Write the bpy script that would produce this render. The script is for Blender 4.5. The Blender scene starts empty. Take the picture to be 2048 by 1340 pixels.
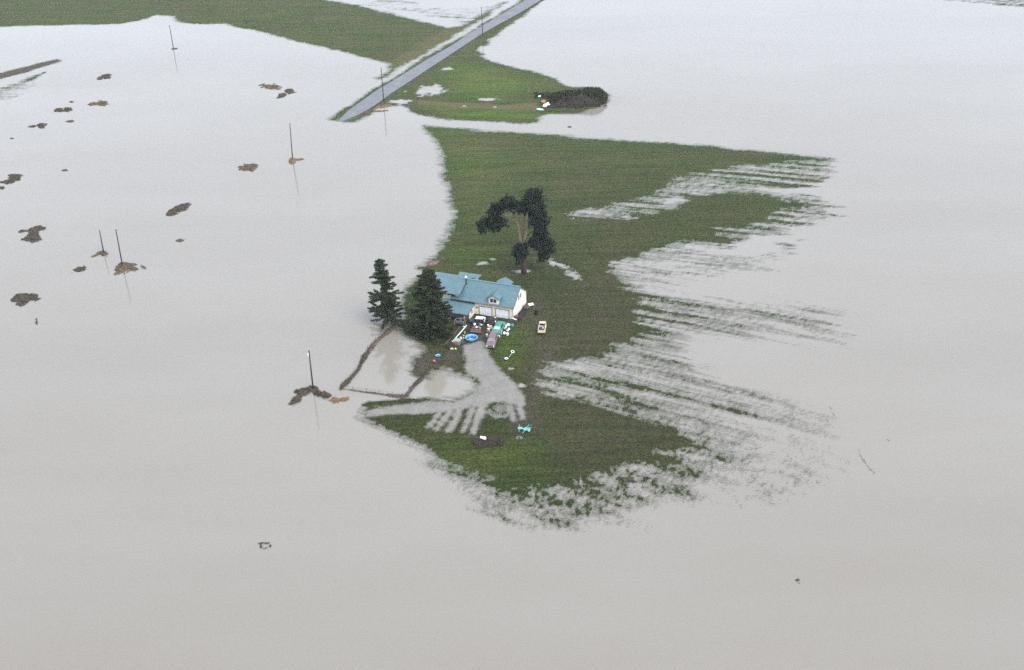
import bpy, math, random
import numpy as np
from mathutils import Vector, Matrix
R = math.radians
random.seed(7)
rng = np.random.default_rng(11)
sc = bpy.context.scene
COL = sc.collection

# ------------------------------------------------------------------ camera, sky, sun, exposure
F_PX, PITCH, ROLL, CAM_H = 2283.0, R(29.0), R(1.56), 116.0
cd = bpy.data.cameras.new("camera"); cam = bpy.data.objects.new("camera", cd); COL.objects.link(cam)
cd.sensor_width = 36; cd.lens = F_PX / 2048 * 36; cd.clip_start = 1; cd.clip_end = 20000
cam.location = (0, 0, CAM_H)
cam.matrix_world = Matrix.Translation((0, 0, CAM_H)) @ Matrix.Rotation(math.pi/2 - PITCH, 4, 'X') @ Matrix.Rotation(-ROLL, 4, 'Z')
sc.camera = cam

SUN_EL, SUN_AZ = R(50), R(138)      # azimuth measured clockwise from +Y
w = bpy.data.worlds.new("World"); sc.world = w; w.use_nodes = True
nt = w.node_tree; nt.nodes.clear()
sky = nt.nodes.new('ShaderNodeTexSky'); sky.sky_type = 'NISHITA'; sky.sun_disc = False
sky.sun_elevation = SUN_EL; sky.sun_rotation = SUN_AZ; sky.air_density = 1.0; sky.dust_density = 4.0; sky.ozone_density = 1.0
hs = nt.nodes.new('ShaderNodeHueSaturation'); hs.inputs['Saturation'].default_value = 0.28
ov = nt.nodes.new('ShaderNodeMix'); ov.data_type = 'RGBA'; ov.inputs[0].default_value = 0.78; ov.inputs[7].default_value = (4.45, 5.1, 6.05, 1)   # even cloud cover
bg = nt.nodes.new('ShaderNodeBackground'); bg.inputs['Strength'].default_value = 0.12
ow = nt.nodes.new('ShaderNodeOutputWorld')
nt.links.new(sky.outputs[0], hs.inputs['Color']); nt.links.new(hs.outputs[0], ov.inputs[6]); nt.links.new(ov.outputs[2], bg.inputs['Color']); nt.links.new(bg.outputs[0], ow.inputs['Surface'])
sl = bpy.data.lights.new("sun", 'SUN'); so = bpy.data.objects.new("sun", sl); COL.objects.link(so)
sl.energy = 0.95; sl.angle = R(35); sl.color = (1.0, 0.96, 0.9)
sd = Vector((math.sin(SUN_AZ)*math.cos(SUN_EL), math.cos(SUN_AZ)*math.cos(SUN_EL), math.sin(SUN_EL)))
so.rotation_euler = sd.to_track_quat('Z', 'Y').to_euler()
sc.view_settings.view_transform = 'Standard'; sc.view_settings.look = 'None'
sc.view_settings.gamma = 1; sc.view_settings.exposure = 1.48
sc.render.engine = 'CYCLES'; sc.cycles.use_denoising = False

# ------------------------------------------------------------------ surveying: photo point -> ground position
def P(px, py, z=0.0):
    px = np.asarray(px, float); py = np.asarray(py, float)
    a = px - 1024; b = 670 - py
    a2 = a*math.cos(ROLL) + b*math.sin(ROLL); b2 = -a*math.sin(ROLL) + b*math.cos(ROLL)
    dx = a2; dy = b2*math.sin(PITCH) + F_PX*math.cos(PITCH); dz = b2*math.cos(PITCH) - F_PX*math.sin(PITCH)
    t = (z - CAM_H)/dz
    return dx*t, dy*t
def V(px, py, z=0.0):
    x, y = P(px, py, z); return Vector((float(x), float(y), z))
def poly(pts):
    a = np.array(pts, float); x, y = P(a[:, 0], a[:, 1]); return np.stack([x, y], 1)
def mppx(px, py):                     # metres per photo pixel across
    return (V(px+1, py) - V(px, py)).length

# ------------------------------------------------------------------ numeric noise
def _h(ix, iy, s):
    n = (ix*374761393 + iy*668265263 + s*974634777) & 0x7fffffff
    n = ((n ^ (n >> 13))*1274126177) & 0x7fffffff
    return ((n ^ (n >> 16)) & 0xffff)/32767.5 - 1
def vn(x, y, s=0):
    xi = np.floor(x).astype(np.int64); yi = np.floor(y).astype(np.int64); fx = x-xi; fy = y-yi
    fx = fx*fx*(3-2*fx); fy = fy*fy*(3-2*fy)
    a = _h(xi, yi, s); b = _h(xi+1, yi, s); c = _h(xi, yi+1, s); d = _h(xi+1, yi+1, s)
    return (a*(1-fx)+b*fx)*(1-fy) + (c*(1-fx)+d*fx)*fy
def fbm(x, y, o=4, s=0):
    t = 0; A = 1; n = 0
    for k in range(o):
        t = t + A*vn(x*2**k + 17.3*k, y*2**k - 9.1*k, s+k); n += A; A *= .55
    return t/n*1.4
def sdf(pl, X, Y, m=19.0):
    out = np.full(X.shape, -m)
    bx = (X > pl[:, 0].min()-m) & (X < pl[:, 0].max()+m) & (Y > pl[:, 1].min()-m) & (Y < pl[:, 1].max()+m)
    x = X[bx]; y = Y[bx]
    if not x.size: return out
    d = np.full(x.shape, 1e9); ins = np.zeros(x.shape, bool)
    for i in range(len(pl)):
        x0, y0 = pl[i-1]; x1, y1 = pl[i]; ex = x1-x0; ey = y1-y0
        t = np.clip(((x-x0)*ex + (y-y0)*ey)/(ex*ex+ey*ey+1e-9), 0, 1)
        d = np.minimum(d, (x-x0-t*ex)**2 + (y-y0-t*ey)**2)
        c = ((y0 > y) != (y1 > y)) & (x < ex*(y-y0)/(ey if ey else 1e-9) + x0)
        ins ^= c
    out[bx] = np.clip(np.where(ins, 1, -1)*np.sqrt(d), -m, m)
    return out
def sst(e0, e1, v):
    t = np.clip((v-e0)/(e1-e0), 0, 1); return t*t*(3-2*t)

# ------------------------------------------------------------------ land outlines
MAIN = poly([(848,254),(900,258),(960,262),(1100,272),(1250,283),(1400,293),(1500,302),(1580,310),(1655,319),(1560,321),(1500,328),(1460,335),(1400,345),
 (1352,355),(1335,375),(1300,392),(1240,405),(1180,415),(1130,428),(1150,440),(1210,442),(1300,430),(1370,412),(1385,395),(1430,386),(1500,385),(1560,393),(1592,407),
 (1580,425),(1540,440),(1470,456),(1400,475),(1340,492),(1280,508),(1228,524),(1228,545),(1250,570),(1280,592),(1297,620),(1292,665),(1250,690),(1200,712),
 (1120,720),(1082,730),(1080,770),(1110,788),(1200,802),(1290,822),(1350,848),(1400,872),(1370,900),(1320,922),(1250,938),(1180,955),(1120,980),(1060,1000),
 (1000,985),(945,958),(905,930),(870,905),(830,885),(790,868),(752,850),(733,832),(744,818),(800,811),(862,805),(905,805),(930,796),(950,781),(966,765),
 (960,754),(943,750),(927,751),(914,744),(905,738),(884,735),(867,737),(846,751),(832,749),(829,732),(839,720),(852,712),(858,700),(852,689),(839,677),
 (809,667),(796,657),(797,648),(806,640),(818,629),(814,621),(803,613),(806,590),(820,573),(840,560),(852,552),(846,537),(858,528),(878,513),(890,498),
 (893,482),(904,462),(914,435),(912,410),(903,380),(893,352),(890,320),(884,294),(870,274)])
LENS = poly([(733,807),(745,802),(775,799),(815,798),(850,800),(862,803),(835,808),(790,812),(750,811)])
NORTH = poly([(1150,-60),(1085,0),(1042,35),(1000,62),(975,80),(972,90),(957,92),(953,103),(968,108),(962,114),(975,120),(1005,130),(1060,142),(1100,155),(1130,172),(1165,178),(1200,180),(1214,193),
 (1205,210),(1150,222),(1100,224),(1072,234),(1072,244),(1040,247),(1000,243),(930,240),(880,237),(845,231),(828,224),(822,214),(800,209),(778,212),(755,218),(735,230),(712,241),(690,243),(660,239),
 (700,212),(738,187),(752,176),(767,170),(794,154),(845,118.5),(894,90),(918,77),(940,64),(990,34),(1045,1),(1110,-45)])
TOPL = poly([(-260,60),(-100,55),(0,53),(60,51),(140,49),(230,48),(280,40),(315,29),(350,32),(360,44),(400,48),(450,47),(520,62),(590,80),(650,95),(700,105),(750,118),(782,128),(786,143),
 (758,157),(770,152),(789,138),(830,117),(869,93),(918,64),(940,50.5),(964,37),(990,18),(1010,4),(960,34),(925,52),(895,57),(860,48),(820,38),(780,28),(730,15),(690,7),(640,-2),(560,-20),(300,-60),(0,-70),(-260,-70)])
S1 = poly([(-260,196),(-60,170),(0,158),(50,144),(100,129),(120,122),(112,119),(70,129),(20,142),(0,146),(-60,156),(-260,186)])
S2 = poly([(-260,240),(-60,200),(0,176),(40,163),(90,144),(60,162),(38,178),(0,194),(-60,215),(-260,262)])
DEB = poly([(1180,175),(1100,170),(1070,205),(1080,226),(1150,226),(1215,207),(1218,190)])
HOLES = [  # puddles lying on the land: centre, half sizes in photo px, depth
 (986,518.5,8,3.0),(966,527,13,4),(1046,542,19,5.5),(860,181,27,12),(897,138,12,4),(803,203,26,4.5),(978,198,22,3.5),(811,183,5,2),(928,212,6,2),(990,214,5,2),
 (1022,737,6,3),(1043,772,9,5),(1004,820,28,13),(925,67,12,4)]
ARC = [(1098,521),(1112,527),(1128,536),(1142,546),(1152,556)]
WASH = [ # outline, level, feather
 (poly([(1120,434),(1200,405),(1290,394),(1345,352),(1400,345),(1480,334),(1570,324),(1640,322),(1700,345),(1640,375),(1560,384),(1500,380),(1440,382),(1370,400),(1300,428),(1220,444),(1150,443)]), -.03, 5),
 (poly([(1560,385),(1640,390),(1690,430),(1600,462),(1500,480),(1400,512),(1290,540),(1240,530),(1300,500),(1400,468),(1540,435)]), -.03, 4),
 (poly([(1230,525),(1400,500),(1560,480),(1660,440),(1640,520),(1500,560),(1300,575),(1240,560)]), -.17, 10),
 (poly([(1270,580),(1340,590),(1400,596),(1500,612),(1570,640),(1500,664),(1400,676),(1330,700),(1230,720),(1270,668)]), +.02, 6),
 (poly([(1340,560),(1560,570),(1720,600),(1790,680),(1760,740),(1600,720),(1430,690),(1380,640)]), -.13, 19),
 (poly([(1075,735),(1110,716),(1200,708),(1280,690),(1350,700),(1420,745),(1360,815),(1290,815),(1200,800),(1120,790),(1085,800)]), -.03, 7),
 (poly([(1260,720),(1450,720),(1600,770),(1740,830),(1760,900),(1600,915),(1400,880),(1300,830)]), -.08, 18),
 (poly([(905,925),(1000,975),(1100,968),(1200,935),(1300,915),(1390,860),(1470,880),(1500,930),(1430,975),(1340,1020),(1230,1045),(1120,1075),(1020,1050),(950,1005)]), +.05, 7),
 (poly([(880,940),(960,1020),(1080,1085),(1240,1085),(1420,1060),(1600,1050),(1750,1000),(1700,900),(1500,880),(1400,960),(1200,1020),(1000,1010)]), -.15, 19),
 (poly([(700,6),(780,22),(850,36),(930,46),(970,20),(1000,8),(940,10),(860,5),(780,-5)]), -.2, 5),
 (poly([(1740,-14),(1850,0),(1960,7),(2060,22),(2200,50),(2200,5),(2000,-16),(1850,-20)]), -.1, 4),
 (poly([(-100,205),(0,176),(60,155),(80,165),(60,190),(0,215),(-100,240)]), -.3, 5),
]

# ------------------------------------------------------------------ ground height field (finer near, coarser far)
NX, NY = 1080, 900
yy = np.exp(np.linspace(math.log(96), math.log(590), NY))
uu = np.linspace(-.56, .56, NX)
X = np.outer(yy + 12, uu); Y = np.repeat(yy[:, None], NX, 1)
Xf = X.ravel(); Yf = Y.ravel()
jx = Xf + 1.0*fbm(Xf/6, Yf/6, 3, 5); jy = Yf + 1.0*fbm(Xf/6, Yf/6, 3, 9)
def furrow(Xf, Yf):
    th = R(-29) + R(11)*sst(175, 265, Yf); x = Xf-40; y = Yf-215
    return x*np.cos(th)+y*np.sin(th), -x*np.sin(th)+y*np.cos(th)
fa, fb = furrow(Xf, Yf)
L = np.full(Xf.shape, -14.0)
for pl, wd in ((MAIN, 5.), (NORTH, 4.), (TOPL, 5.), (S1, 3.), (S2, 3.), (LENS, 2.), (DEB, 3.)):
    L = np.maximum(L, sdf(pl, jx, jy)/wd)
for hx, hy, rx, ry in HOLES:
    cx, cy = P(hx, hy); ex = rx*mppx(hx, hy); e1 = V(hx, hy+ry); ey = abs(e1.y-cy)
    q = np.sqrt(((Xf-cx)/ex)**2 + ((Yf-cy)/ey)**2)
    q = q + .45*fbm(Xf/1.6+hx, Yf/1.6, 3, 21)
    L = np.minimum(L, np.maximum((q-1)*1.2, -.10 if rx > 20 and hy > 800 else -.5))
for i in range(len(ARC)-1):
    p0 = V(*ARC[i]); p1 = V(*ARC[i+1]); e = p1-p0
    t = np.clip(((Xf-p0.x)*e.x+(Yf-p0.y)*e.y)/e.length_squared, 0, 1)
    q = np.hypot(Xf-p0.x-t*e.x, Yf-p0.y-t*e.y)/(.75+.2*i)
    L = np.minimum(L, (q-1 + .9*fbm(Xf/.9, Yf/.9, 2, 33))*.35)
L = np.clip(L, -2.5, 2.5)
wtot = np.zeros(Xf.shape); H = L.copy()
for pl, lv, fe in WASH:
    m = sst(-fe, fe*.8, sdf(pl, Xf + 5*fbm(fa/14, fb/3, 3, 41), Yf + 4*fbm(fa/14, fb/3, 3, 43)))
    H = H*(1-m) + (lv + .14*np.clip(L, -.6, .9))*m; wtot = np.maximum(wtot, m)
streak = fbm(fa/11, fb/.9, 3, 51)*.55 + fbm(fa/45, fb/2.0, 3, 57)*.75 + fbm(Xf/.4, Yf/.55, 2, 59)*.30
clump = fbm(Xf/.55, Yf/.8, 3, 61)*.7 + fbm(Xf/2.6, Yf/2.4, 3, 67)*.55
iso = np.clip((fbm(Xf/40, Yf/40, 2, 71)+.1)*1.2, 0, 1)
sdir = sst(148, 200, Yf)                     # streaks dominate further up the field, clumps near the end
nz = streak*(.35+.65*sdir) + clump*(.9-.65*sdir)
amp = .09 + .30*wtot
edge = np.exp(-np.abs(L)/.5)
strk2 = fbm(fa/5, fb/.6, 3, 81)
H = H + nz*amp + edge*(.16*strk2*sdir + .17*fbm(Xf/.8, Yf/.8, 3, 85))
Z = np.where(H > 0, .30*np.tanh(H*1.6), np.maximum(H*.55, -1.2))
# road bed
RL = [(676,243),(693,222),(739,189),(752,176.5),(769,168.5),(800,149),(852,117),(900,90),(940,62.7),(990,33),(1050,-3),(1110,-40),(1190,-90)]
RR = [(684,242),(712,234),(756,207.5),(777,191),(815,166),(864,133),(900,110),(940,83),(967,66),(990,53),(1040,26),(1083,0),(1142,-38),(1225,-90)]
def rlift(pts): return np.array([P(a, b, .38 if b < 190 else .2 if b < 225 else 0.0) for a, b in pts], float)
RL = [(a+3, b+1.5) if b < 190 else (a, b) for a, b in RL]
ROAD = rlift(RL + RR[::-1])
yend = float(P(700, 236)[1])
def roadz(y): return .42*np.clip((y-yend+3)/26, -.6, 1)
dr = sdf(ROAD, Xf, Yf)
Z = np.where(dr > -1.2, np.minimum(Z, roadz(Yf)-.07), Z)
Z = np.where((dr > .5), roadz(Yf)-.12, Z)
# gravel drive mask
DRV = poly([(930,694),(960,684),(977,694),(976,712),(988,732),(1010,753),(1030,772),(1044,795),(1047,812),(1035,810),(1020,806),(1000,801),(984,803),(974,810),(966,818),(945,814),(925,818),(900,822),(870,825),(800,829),(730,833),(738,822),(800,811),(862,805),(905,805),(930,796),(950,781),(966,765),(960,754),(944,750),(935,744),(934,720)])
gm = sdf(DRV, jx*.4+Xf*.6, jy*.4+Yf*.6)
FING = [((966,812),(955,842),(947,867),.75,.38),((948,814),(936,842),(926,864),.42,.26),((921,820),(909,845),(898,863),.62,.42),((899,824),(886,845),(874,860),.55,.32),((1035,804),(1042,822),(1046,838),.55,.22),((1019,812),(1024,828),(1029,843),.32,.18),((880,826),(868,842),(856,856),.48,.30)]
for a, b, c, w0, w1 in FING:
    pts = [V(*a), V(*b), V(*c)]
    for i in (0, 1):
        e = pts[i+1]-pts[i]; t = np.clip(((Xf-pts[i].x)*e.x+(Yf-pts[i].y)*e.y)/e.length_squared, 0, 1)
        ww = w0 + (w1-w0)*((i+t)/2)
        gm = np.maximum(gm, ww + .25*fbm(Xf/1.2, Yf/1.2, 2, 95) - np.hypot(Xf-pts[i].x-t*e.x, Yf-pts[i].y-t*e.y))
gm = gm + .32*fbm(Xf/.6, Yf/.6, 3, 99)
Z = np.where((gm > -1) & (Z > .02), .02 + (Z-.02)*.6, Z)
MUDS = [(poly([(832,748),(826,730),(838,716),(856,706),(876,700),(880,716),(866,734),(846,752)]), 2.0), (poly([(898,700),(912,706),(926,714),(922,735),(905,736),(893,722),(890,706)]), 2.5),
 (poly([(935,655),(975,660),(978,690),(955,688),(930,684),(905,700),(890,690),(915,660)]), 3.0), (poly([(1055,600),(1075,596),(1085,640),(1078,700),(1060,690)]), 6),
 (poly([(785,195),(825,208),(838,222),(824,222),(800,212)]), 2.5), (poly([(858,518),(882,515),(884,534),(855,537)]), 1.5),
 (poly([(850,229),(930,238),(1040,245),(1040,248),(930,242),(846,233)]), 1.0), (poly([(1095,680),(1105,720),(1060,860),(1040,850),(1070,740)]), 4.0)]
mud = np.zeros(Xf.shape)
for i_ in range(6):          # turning tracks on the grass right of the house
    cc = V(1040, 640); rr_ = np.hypot((Xf-cc.x)*1.0, (Yf-cc.y)*.62); mud = np.maximum(mud, .55*np.exp(-((rr_-(9.0+1.75*i_+.5*(i_ % 2)))/.32)**2)*(Xf > cc.x+3)*(Yf < cc.y+34)*sst(-.5, .3, fbm(Xf/5, Yf/5, 2, 200+i_)))
MUDS.append((poly([(-100,145),(0,138),(120,114),(125,126),(0,165),(-100,190)]), 2.0))
MUDS.append((poly([(1110,800),(1200,810),(1330,850),(1380,880),(1300,910),(1180,930),(1100,900)]), 9))
MUDS.append((poly([(1130,560),(1200,560),(1280,620),(1270,670),(1200,700),(1120,700)]), 9))
for pl, fe in MUDS: mud = np.maximum(mud, (.22 if fe == 9 else 1)*sst(-fe, fe, sdf(pl, jx, jy)+.8*fbm(Xf/2, Yf/2, 3, 111)))
dry = .6*sst(-5, 3, sdf(poly([(790,128),(860,80),(930,50),(990,18),(1000,20),(940,62),(850,112),(785,148)]), jx, jy, 20))
dry = np.maximum(dry, .8*sst(-1.2, 1, sdf(poly([(830,203),(900,206),(1000,212),(1070,208),(1075,222),(1000,222),(900,216),(840,210)]), jx, jy)))
bright = np.zeros(Xf.shape)
for pl, fe, k in ((poly([(990,690),(1030,640),(1055,650),(1040,700),(1020,740),(985,725)]), 4, 1.), (poly([(860,870),(960,890),(1060,900),(1060,950),(960,950),(890,915)]), 6, .7),
   (poly([(840,212),(1000,222),(1070,228),(1065,242),(900,236)]), 3, .7), (poly([(905,130),(1100,165),(1000,195),(890,190)]), 8, .6), (poly([(900,490),(1000,500),(1000,550),(880,540)]), 5, .6),
   (poly([(855,262),(1000,270),(1000,450),(915,450)]), 15, .35)):
    bright = np.maximum(bright, k*sst(-fe, fe, sdf(pl, jx, jy, 22)))
gz = sst(-.7, .25, gm)

def mesh_from_grid(name, Xv, Yv, Zv, ny, nx, keep=None):
    me = bpy.data.meshes.new(name)
    idx = np.arange(ny*nx).reshape(ny, nx)
    q = np.stack([idx[:-1, :-1], idx[:-1, 1:], idx[1:, 1:], idx[1:, :-1]], -1).reshape(-1, 4)
    co = np.stack([Xv, Yv, Zv], 1)
    remap = None
    if keep is not None:
        q = q[keep[q].all(1)]
        used = np.unique(q); remap = np.full(ny*nx, -1); remap[used] = np.arange(len(used)); q = remap[q]; co = co[used]
        remap = used
    me.vertices.add(len(co)); me.vertices.foreach_set('co', co.ravel().astype(np.float32))
    me.loops.add(q.size); me.loops.foreach_set('vertex_index', q.ravel().astype(np.int32))
    me.polygons.add(len(q)); me.polygons.foreach_set('loop_start', np.arange(0, q.size, 4, dtype=np.int32))
    me.polygons.foreach_set('use_smooth', np.ones(len(q), bool))
    me.update(calc_edges=True); me.validate()
    o = bpy.data.objects.new(name, me); COL.objects.link(o)
    return o, remap
def attr(me, name, arr, typ='FLOAT'):
    a = me.attributes.new(name, typ, 'POINT')
    if typ == 'FLOAT': a.data.foreach_set('value', np.asarray(arr, np.float32))
    else: a.data.foreach_set('color', np.asarray(arr, np.float32).ravel())

# ------------------------------------------------------------------ material helpers
def newmat(name):
    m = bpy.data.materials.new(name); m.use_nodes = True; t = m.node_tree; t.nodes.clear()
    o = t.nodes.new('ShaderNodeOutputMaterial'); b = t.nodes.new('ShaderNodeBsdfPrincipled'); t.links.new(b.outputs[0], o.inputs['Surface'])
    return m, t, b, o
def N(t, typ, **k):
    n = t.nodes.new(typ)
    for a, v in k.items(): setattr(n, a, v)
    return n
def noise(t, co, scale, detail=3, rough=.55):
    n = N(t, 'ShaderNodeTexNoise'); n.inputs['Scale'].default_value = scale; n.inputs['Detail'].default_value = detail; n.inputs['Roughness'].default_value = rough
    t.links.new(co, n.inputs['Vector']); return n.outputs['Fac']
def ramp(t, f, stops):
    r = N(t, 'ShaderNodeValToRGB'); e = r.color_ramp.elements
    while len(e) < len(stops): e.new(.5)
    for i, (p, c) in enumerate(stops): e[i].position = p; e[i].color = (*c, 1) if len(c) == 3 else c
    t.links.new(f, r.inputs[0]); return r.outputs[0]
def mix(t, f, a, b, mode='MIX'):
    m = N(t, 'ShaderNodeMix', data_type='RGBA', blend_type=mode)
    for s, v in ((0, f), (6, a), (7, b)):
        if isinstance(v, (int, float)): m.inputs[s].default_value = v
        elif isinstance(v, tuple): m.inputs[s].default_value = (*v, 1)
        else: t.links.new(v, m.inputs[s])
    return m.outputs[2]
def math_(t, op, a, b=0.0, clamp=False):
    m = N(t, 'ShaderNodeMath', operation=op); m.use_clamp = clamp
    for s, v in ((0, a), (1, b)):
        if isinstance(v, (int, float)): m.inputs[s].default_value = v
        else: t.links.new(v, m.inputs[s])
    return m.outputs[0]
def at(t, name):
    a = N(t, 'ShaderNodeAttribute'); a.attribute_name = name; return a
def objco(t): return N(t, 'ShaderNodeTexCoord').outputs['Object']
def bump(t, b, h, dist, strength=1.0):
    n = N(t, 'ShaderNodeBump'); n.inputs['Distance'].default_value = dist; n.inputs['Strength'].default_value = strength
    t.links.new(h, n.inputs['Height']); t.links.new(n.outputs[0], b.inputs['Normal'])
MATS = {}
def M(name, col, rough=.6, var=.25, scale=3.0, metal=0.0, spec=.3, dirt=None):
    if name in MATS: return MATS[name]
    m, t, b, o = newmat(name); co = objco(t)
    f = noise(t, co, scale, 4)
    lo = tuple(c*(1-var) for c in col); hi = tuple(min(1, c*(1+var)) for c in col)
    c = ramp(t, f, [(.3, lo), (.7, hi)])
    if dirt:
        f2 = ramp(t, noise(t, co, scale*.35+.6, 5, .65), [(.48, (0, 0, 0)), (.62, (1, 1, 1))])
        c = mix(t, f2, c, dirt)
    t.links.new(c, b.inputs['Base Color']); b.inputs['Roughness'].default_value = rough
    b.inputs['Metallic'].default_value = metal; b.inputs['Specular IOR Level'].default_value = spec
    MATS[name] = m; return m

# ground
gmat, t, b, o = newmat("ground"); co = objco(t)
zn = N(t, 'ShaderNodeSeparateColor'); t.links.new(at(t, 'zone').outputs['Color'], zn.inputs[0])
f1 = noise(t, co, 2.3, 6, .75); f2 = noise(t, co, .06, 4, .6); f3 = noise(t, co, .7, 4, .65)
g = ramp(t, f1, [(.30, (.010, .010, .004)), (.46, (.029, .029, .009)), (.57, (.050, .050, .016)), (.72, (.100, .094, .040))])
g = mix(t, ramp(t, f3, [(.4, (0, 0, 0)), (.68, (.6, .6, .6))]), g, mix(t, .5, g, (.060, .052, .030)))
g = mix(t, ramp(t, f2, [(.38, (0, 0, 0)), (.60, (1, 1, 1))]), g, mix(t, 1.0, g, (.74, 1.0, .66), 'MULTIPLY'))
g = mix(t, at(t, 'far').outputs['Fac'], g, mix(t, 1.0, g, (1.65, 1.75, 1.75), 'MULTIPLY'))  # grass painted paler with distance, haze put into its colour
fv = N(t, 'ShaderNodeMapping'); t.links.new(co, fv.inputs[0]); fv.inputs['Rotation'].default_value = (0, 0, R(14)); fv.inputs['Scale'].default_value = (.05, .9, 1)
fs = noise(t, fv.outputs[0], 1.0, 4, .6)
g = mix(t, ramp(t, fs, [(.4, (0, 0, 0)), (.60, (.9, .9, .9))]), g, mix(t, 1.0, g, (.68, .66, .70), 'MULTIPLY'))
g = mix(t, at(t, 'bright').outputs['Fac'], g, mix(t, 1.0, g, (1.4, 1.8, .75), 'MULTIPLY'))
g = mix(t, math_(t, 'MULTIPLY', zn.outputs[2], .8), g, ramp(t, f1, [(.3, (.07, .055, .025)), (.7, (.17, .135, .06))]))
mudc = ramp(t, f1, [(.3, (.03, .023, .018)), (.55, (.078, .060, .046)), (.75, (.14, .112, .09))])
g = mix(t, math_(t, 'MULTIPLY', zn.outputs[0], ramp(t, f3, [(.3, (.35, .35, .35)), (.6, (1, 1, 1))])), g, mudc)
grav = ramp(t, f1, [(.3, (.12, .11, .095)), (.5, (.21, .195, .175)), (.72, (.32, .30, .275))])
g = mix(t, zn.outputs[1], g, grav)
wet = math_(t, 'MULTIPLY', at(t, 'wet').outputs['Fac'], math_(t, 'SUBTRACT', 1.0, zn.outputs[1]))
g = mix(t, wet, g, mix(t, 1.0, g, (1.15, 1.45, 1.35), 'MULTIPLY'))
t.links.new(g, b.inputs['Base Color']); b.inputs['Roughness'].default_value = .9; b.inputs['Specular IOR Level'].default_value = .12
bump(t, b, f1, .25, .9)
zone = np.stack([mud, gz, dry, np.ones_like(mud)], 1)
fine = Z + np.where(Z > .02, .05*fbm(Xf/.45, Yf/.45, 2, 121)*(1-.8*gz), 0)
fine = np.where(dr > -1, Z, fine)
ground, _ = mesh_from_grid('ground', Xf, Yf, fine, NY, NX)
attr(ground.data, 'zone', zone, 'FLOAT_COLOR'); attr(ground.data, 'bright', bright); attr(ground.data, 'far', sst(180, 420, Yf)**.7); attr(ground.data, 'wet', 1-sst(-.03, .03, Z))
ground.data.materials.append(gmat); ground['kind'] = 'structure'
# the same sheet carried on to the horizon
import bmesh
bm = bmesh.new(); bm.from_mesh(ground.data)
BIG = 6000
bm.verts.ensure_lookup_table()
c00, c01, c10, c11 = bm.verts[0], bm.verts[NX-1], bm.verts[(NY-1)*NX], bm.verts[NY*NX-1]
def bv(x, y): return bm.verts.new((x, y, -1.4))
o0, o1, o2, o3 = bv(-BIG, -BIG), bv(BIG, -BIG), bv(BIG, BIG), bv(-BIG, BIG)
for q in ((c00, c01, o1, o0), (c01, c11, o2, o1), (c11, c10, o3, o2), (c10, c00, o0, o3)):
    try: bm.faces.new([v for v in reversed(q)])
    except Exception: pass
bm.to_mesh(ground.data); bm.free()

# driveway gravel sheet: follows the ground, 8 mm above it
dz = np.maximum(fine, Z) + .012
drv, used = mesh_from_grid('driveway', Xf, Yf, dz, NY, NX, (gm > .05) & (Z > -.3))
dm, t, b, o = newmat("drive_gravel"); co = objco(t); f1 = noise(t, co, 3.0, 6, .8); f3 = noise(t, co, .35, 3)
g = ramp(t, f1, [(.28, (.125, .118, .104)), (.5, (.195, .184, .165)), (.74, (.27, .257, .235))])
g = mix(t, ramp(t, f3, [(.4, (0, 0, 0)), (.65, (.6, .6, .6))]), g, mix(t, 1.0, g, (.82, .76, .68), 'MULTIPLY'))
t.links.new(g, b.inputs['Base Color']); b.inputs['Roughness'].default_value = .85; bump(t, b, f1, .12, .8)
drv.data.materials.append(dm); drv['kind'] = 'structure'

# flood water
st = 2
Xw, Yw, Dw = X[::st, ::st], Y[::st, ::st], np.clip(-H, -1, 3).reshape(NY, NX)[::st, ::st]
ny, nx = Xw.shape
water, _ = mesh_from_grid('water', Xw.ravel(), Yw.ravel(), np.zeros(Xw.size), ny, nx)
attr(water.data, 'depth', Dw.ravel())
fuv = np.stack([fa.reshape(NY, NX)[::st, ::st].ravel(), fb.reshape(NY, NX)[::st, ::st].ravel(), np.zeros(nx*ny)], 1)
attr(water.data, 'sd', sdir.reshape(NY, NX)[::st, ::st].ravel())
av = water.data.attributes.new('furrow', 'FLOAT_VECTOR', 'POINT'); av.data.foreach_set('vector', fuv.astype(np.float32).ravel())
bm = bmesh.new(); bm.from_mesh(water.data); bm.verts.ensure_lookup_table()
c00, c01, c10, c11 = bm.verts[0], bm.verts[nx-1], bm.verts[(ny-1)*nx], bm.verts[ny*nx-1]
lay = bm.verts.layers.float['depth']
o0, o1, o2, o3 = [bm.verts.new((sx*BIG, sy*BIG, 0)) for sx, sy in ((-1, -1), (1, -1), (1, 1), (-1, 1))]
for v in (o0, o1, o2, o3): v[lay] = 3
for q in ((c00, c01, o1, o0), (c01, c11, o2, o1), (c11, c10, o3, o2), (c10, c00, o0, o3)): bm.faces.new(list(reversed(q)))
bm.normal_update(); bm.to_mesh(water.data); bm.free()
wm, t, b, o = newmat("flood_water"); co = objco(t)
mq = N(t, 'ShaderNodeMapping'); t.links.new(co, mq.inputs[0]); mq.inputs['Rotation'].default_value = (0, 0, R(25)); mq.inputs['Scale'].default_value = (.4, 1, 1); fw = noise(t, mq.outputs[0], .016, 6, .6); fr = noise(t, co, 1.6, 4, .6)
mp = N(t, 'ShaderNodeMapping'); t.links.new(co, mp.inputs[0]); mp.inputs['Rotation'].default_value = (0, 0, R(25)); mp.inputs['Scale'].default_value = (.35, 1.5, 1)
fr2 = noise(t, mp.outputs[0], 1.0, 5, .65)
wc = ramp(t, fw, [(.32, (.210, .183, .152)), (.52, (.228, .203, .172)), (.70, (.246, .223, .194))])
t.links.new(wc, b.inputs['Base Color']); b.inputs['Roughness'].default_value = .07; b.inputs['IOR'].default_value = 1.33
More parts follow.
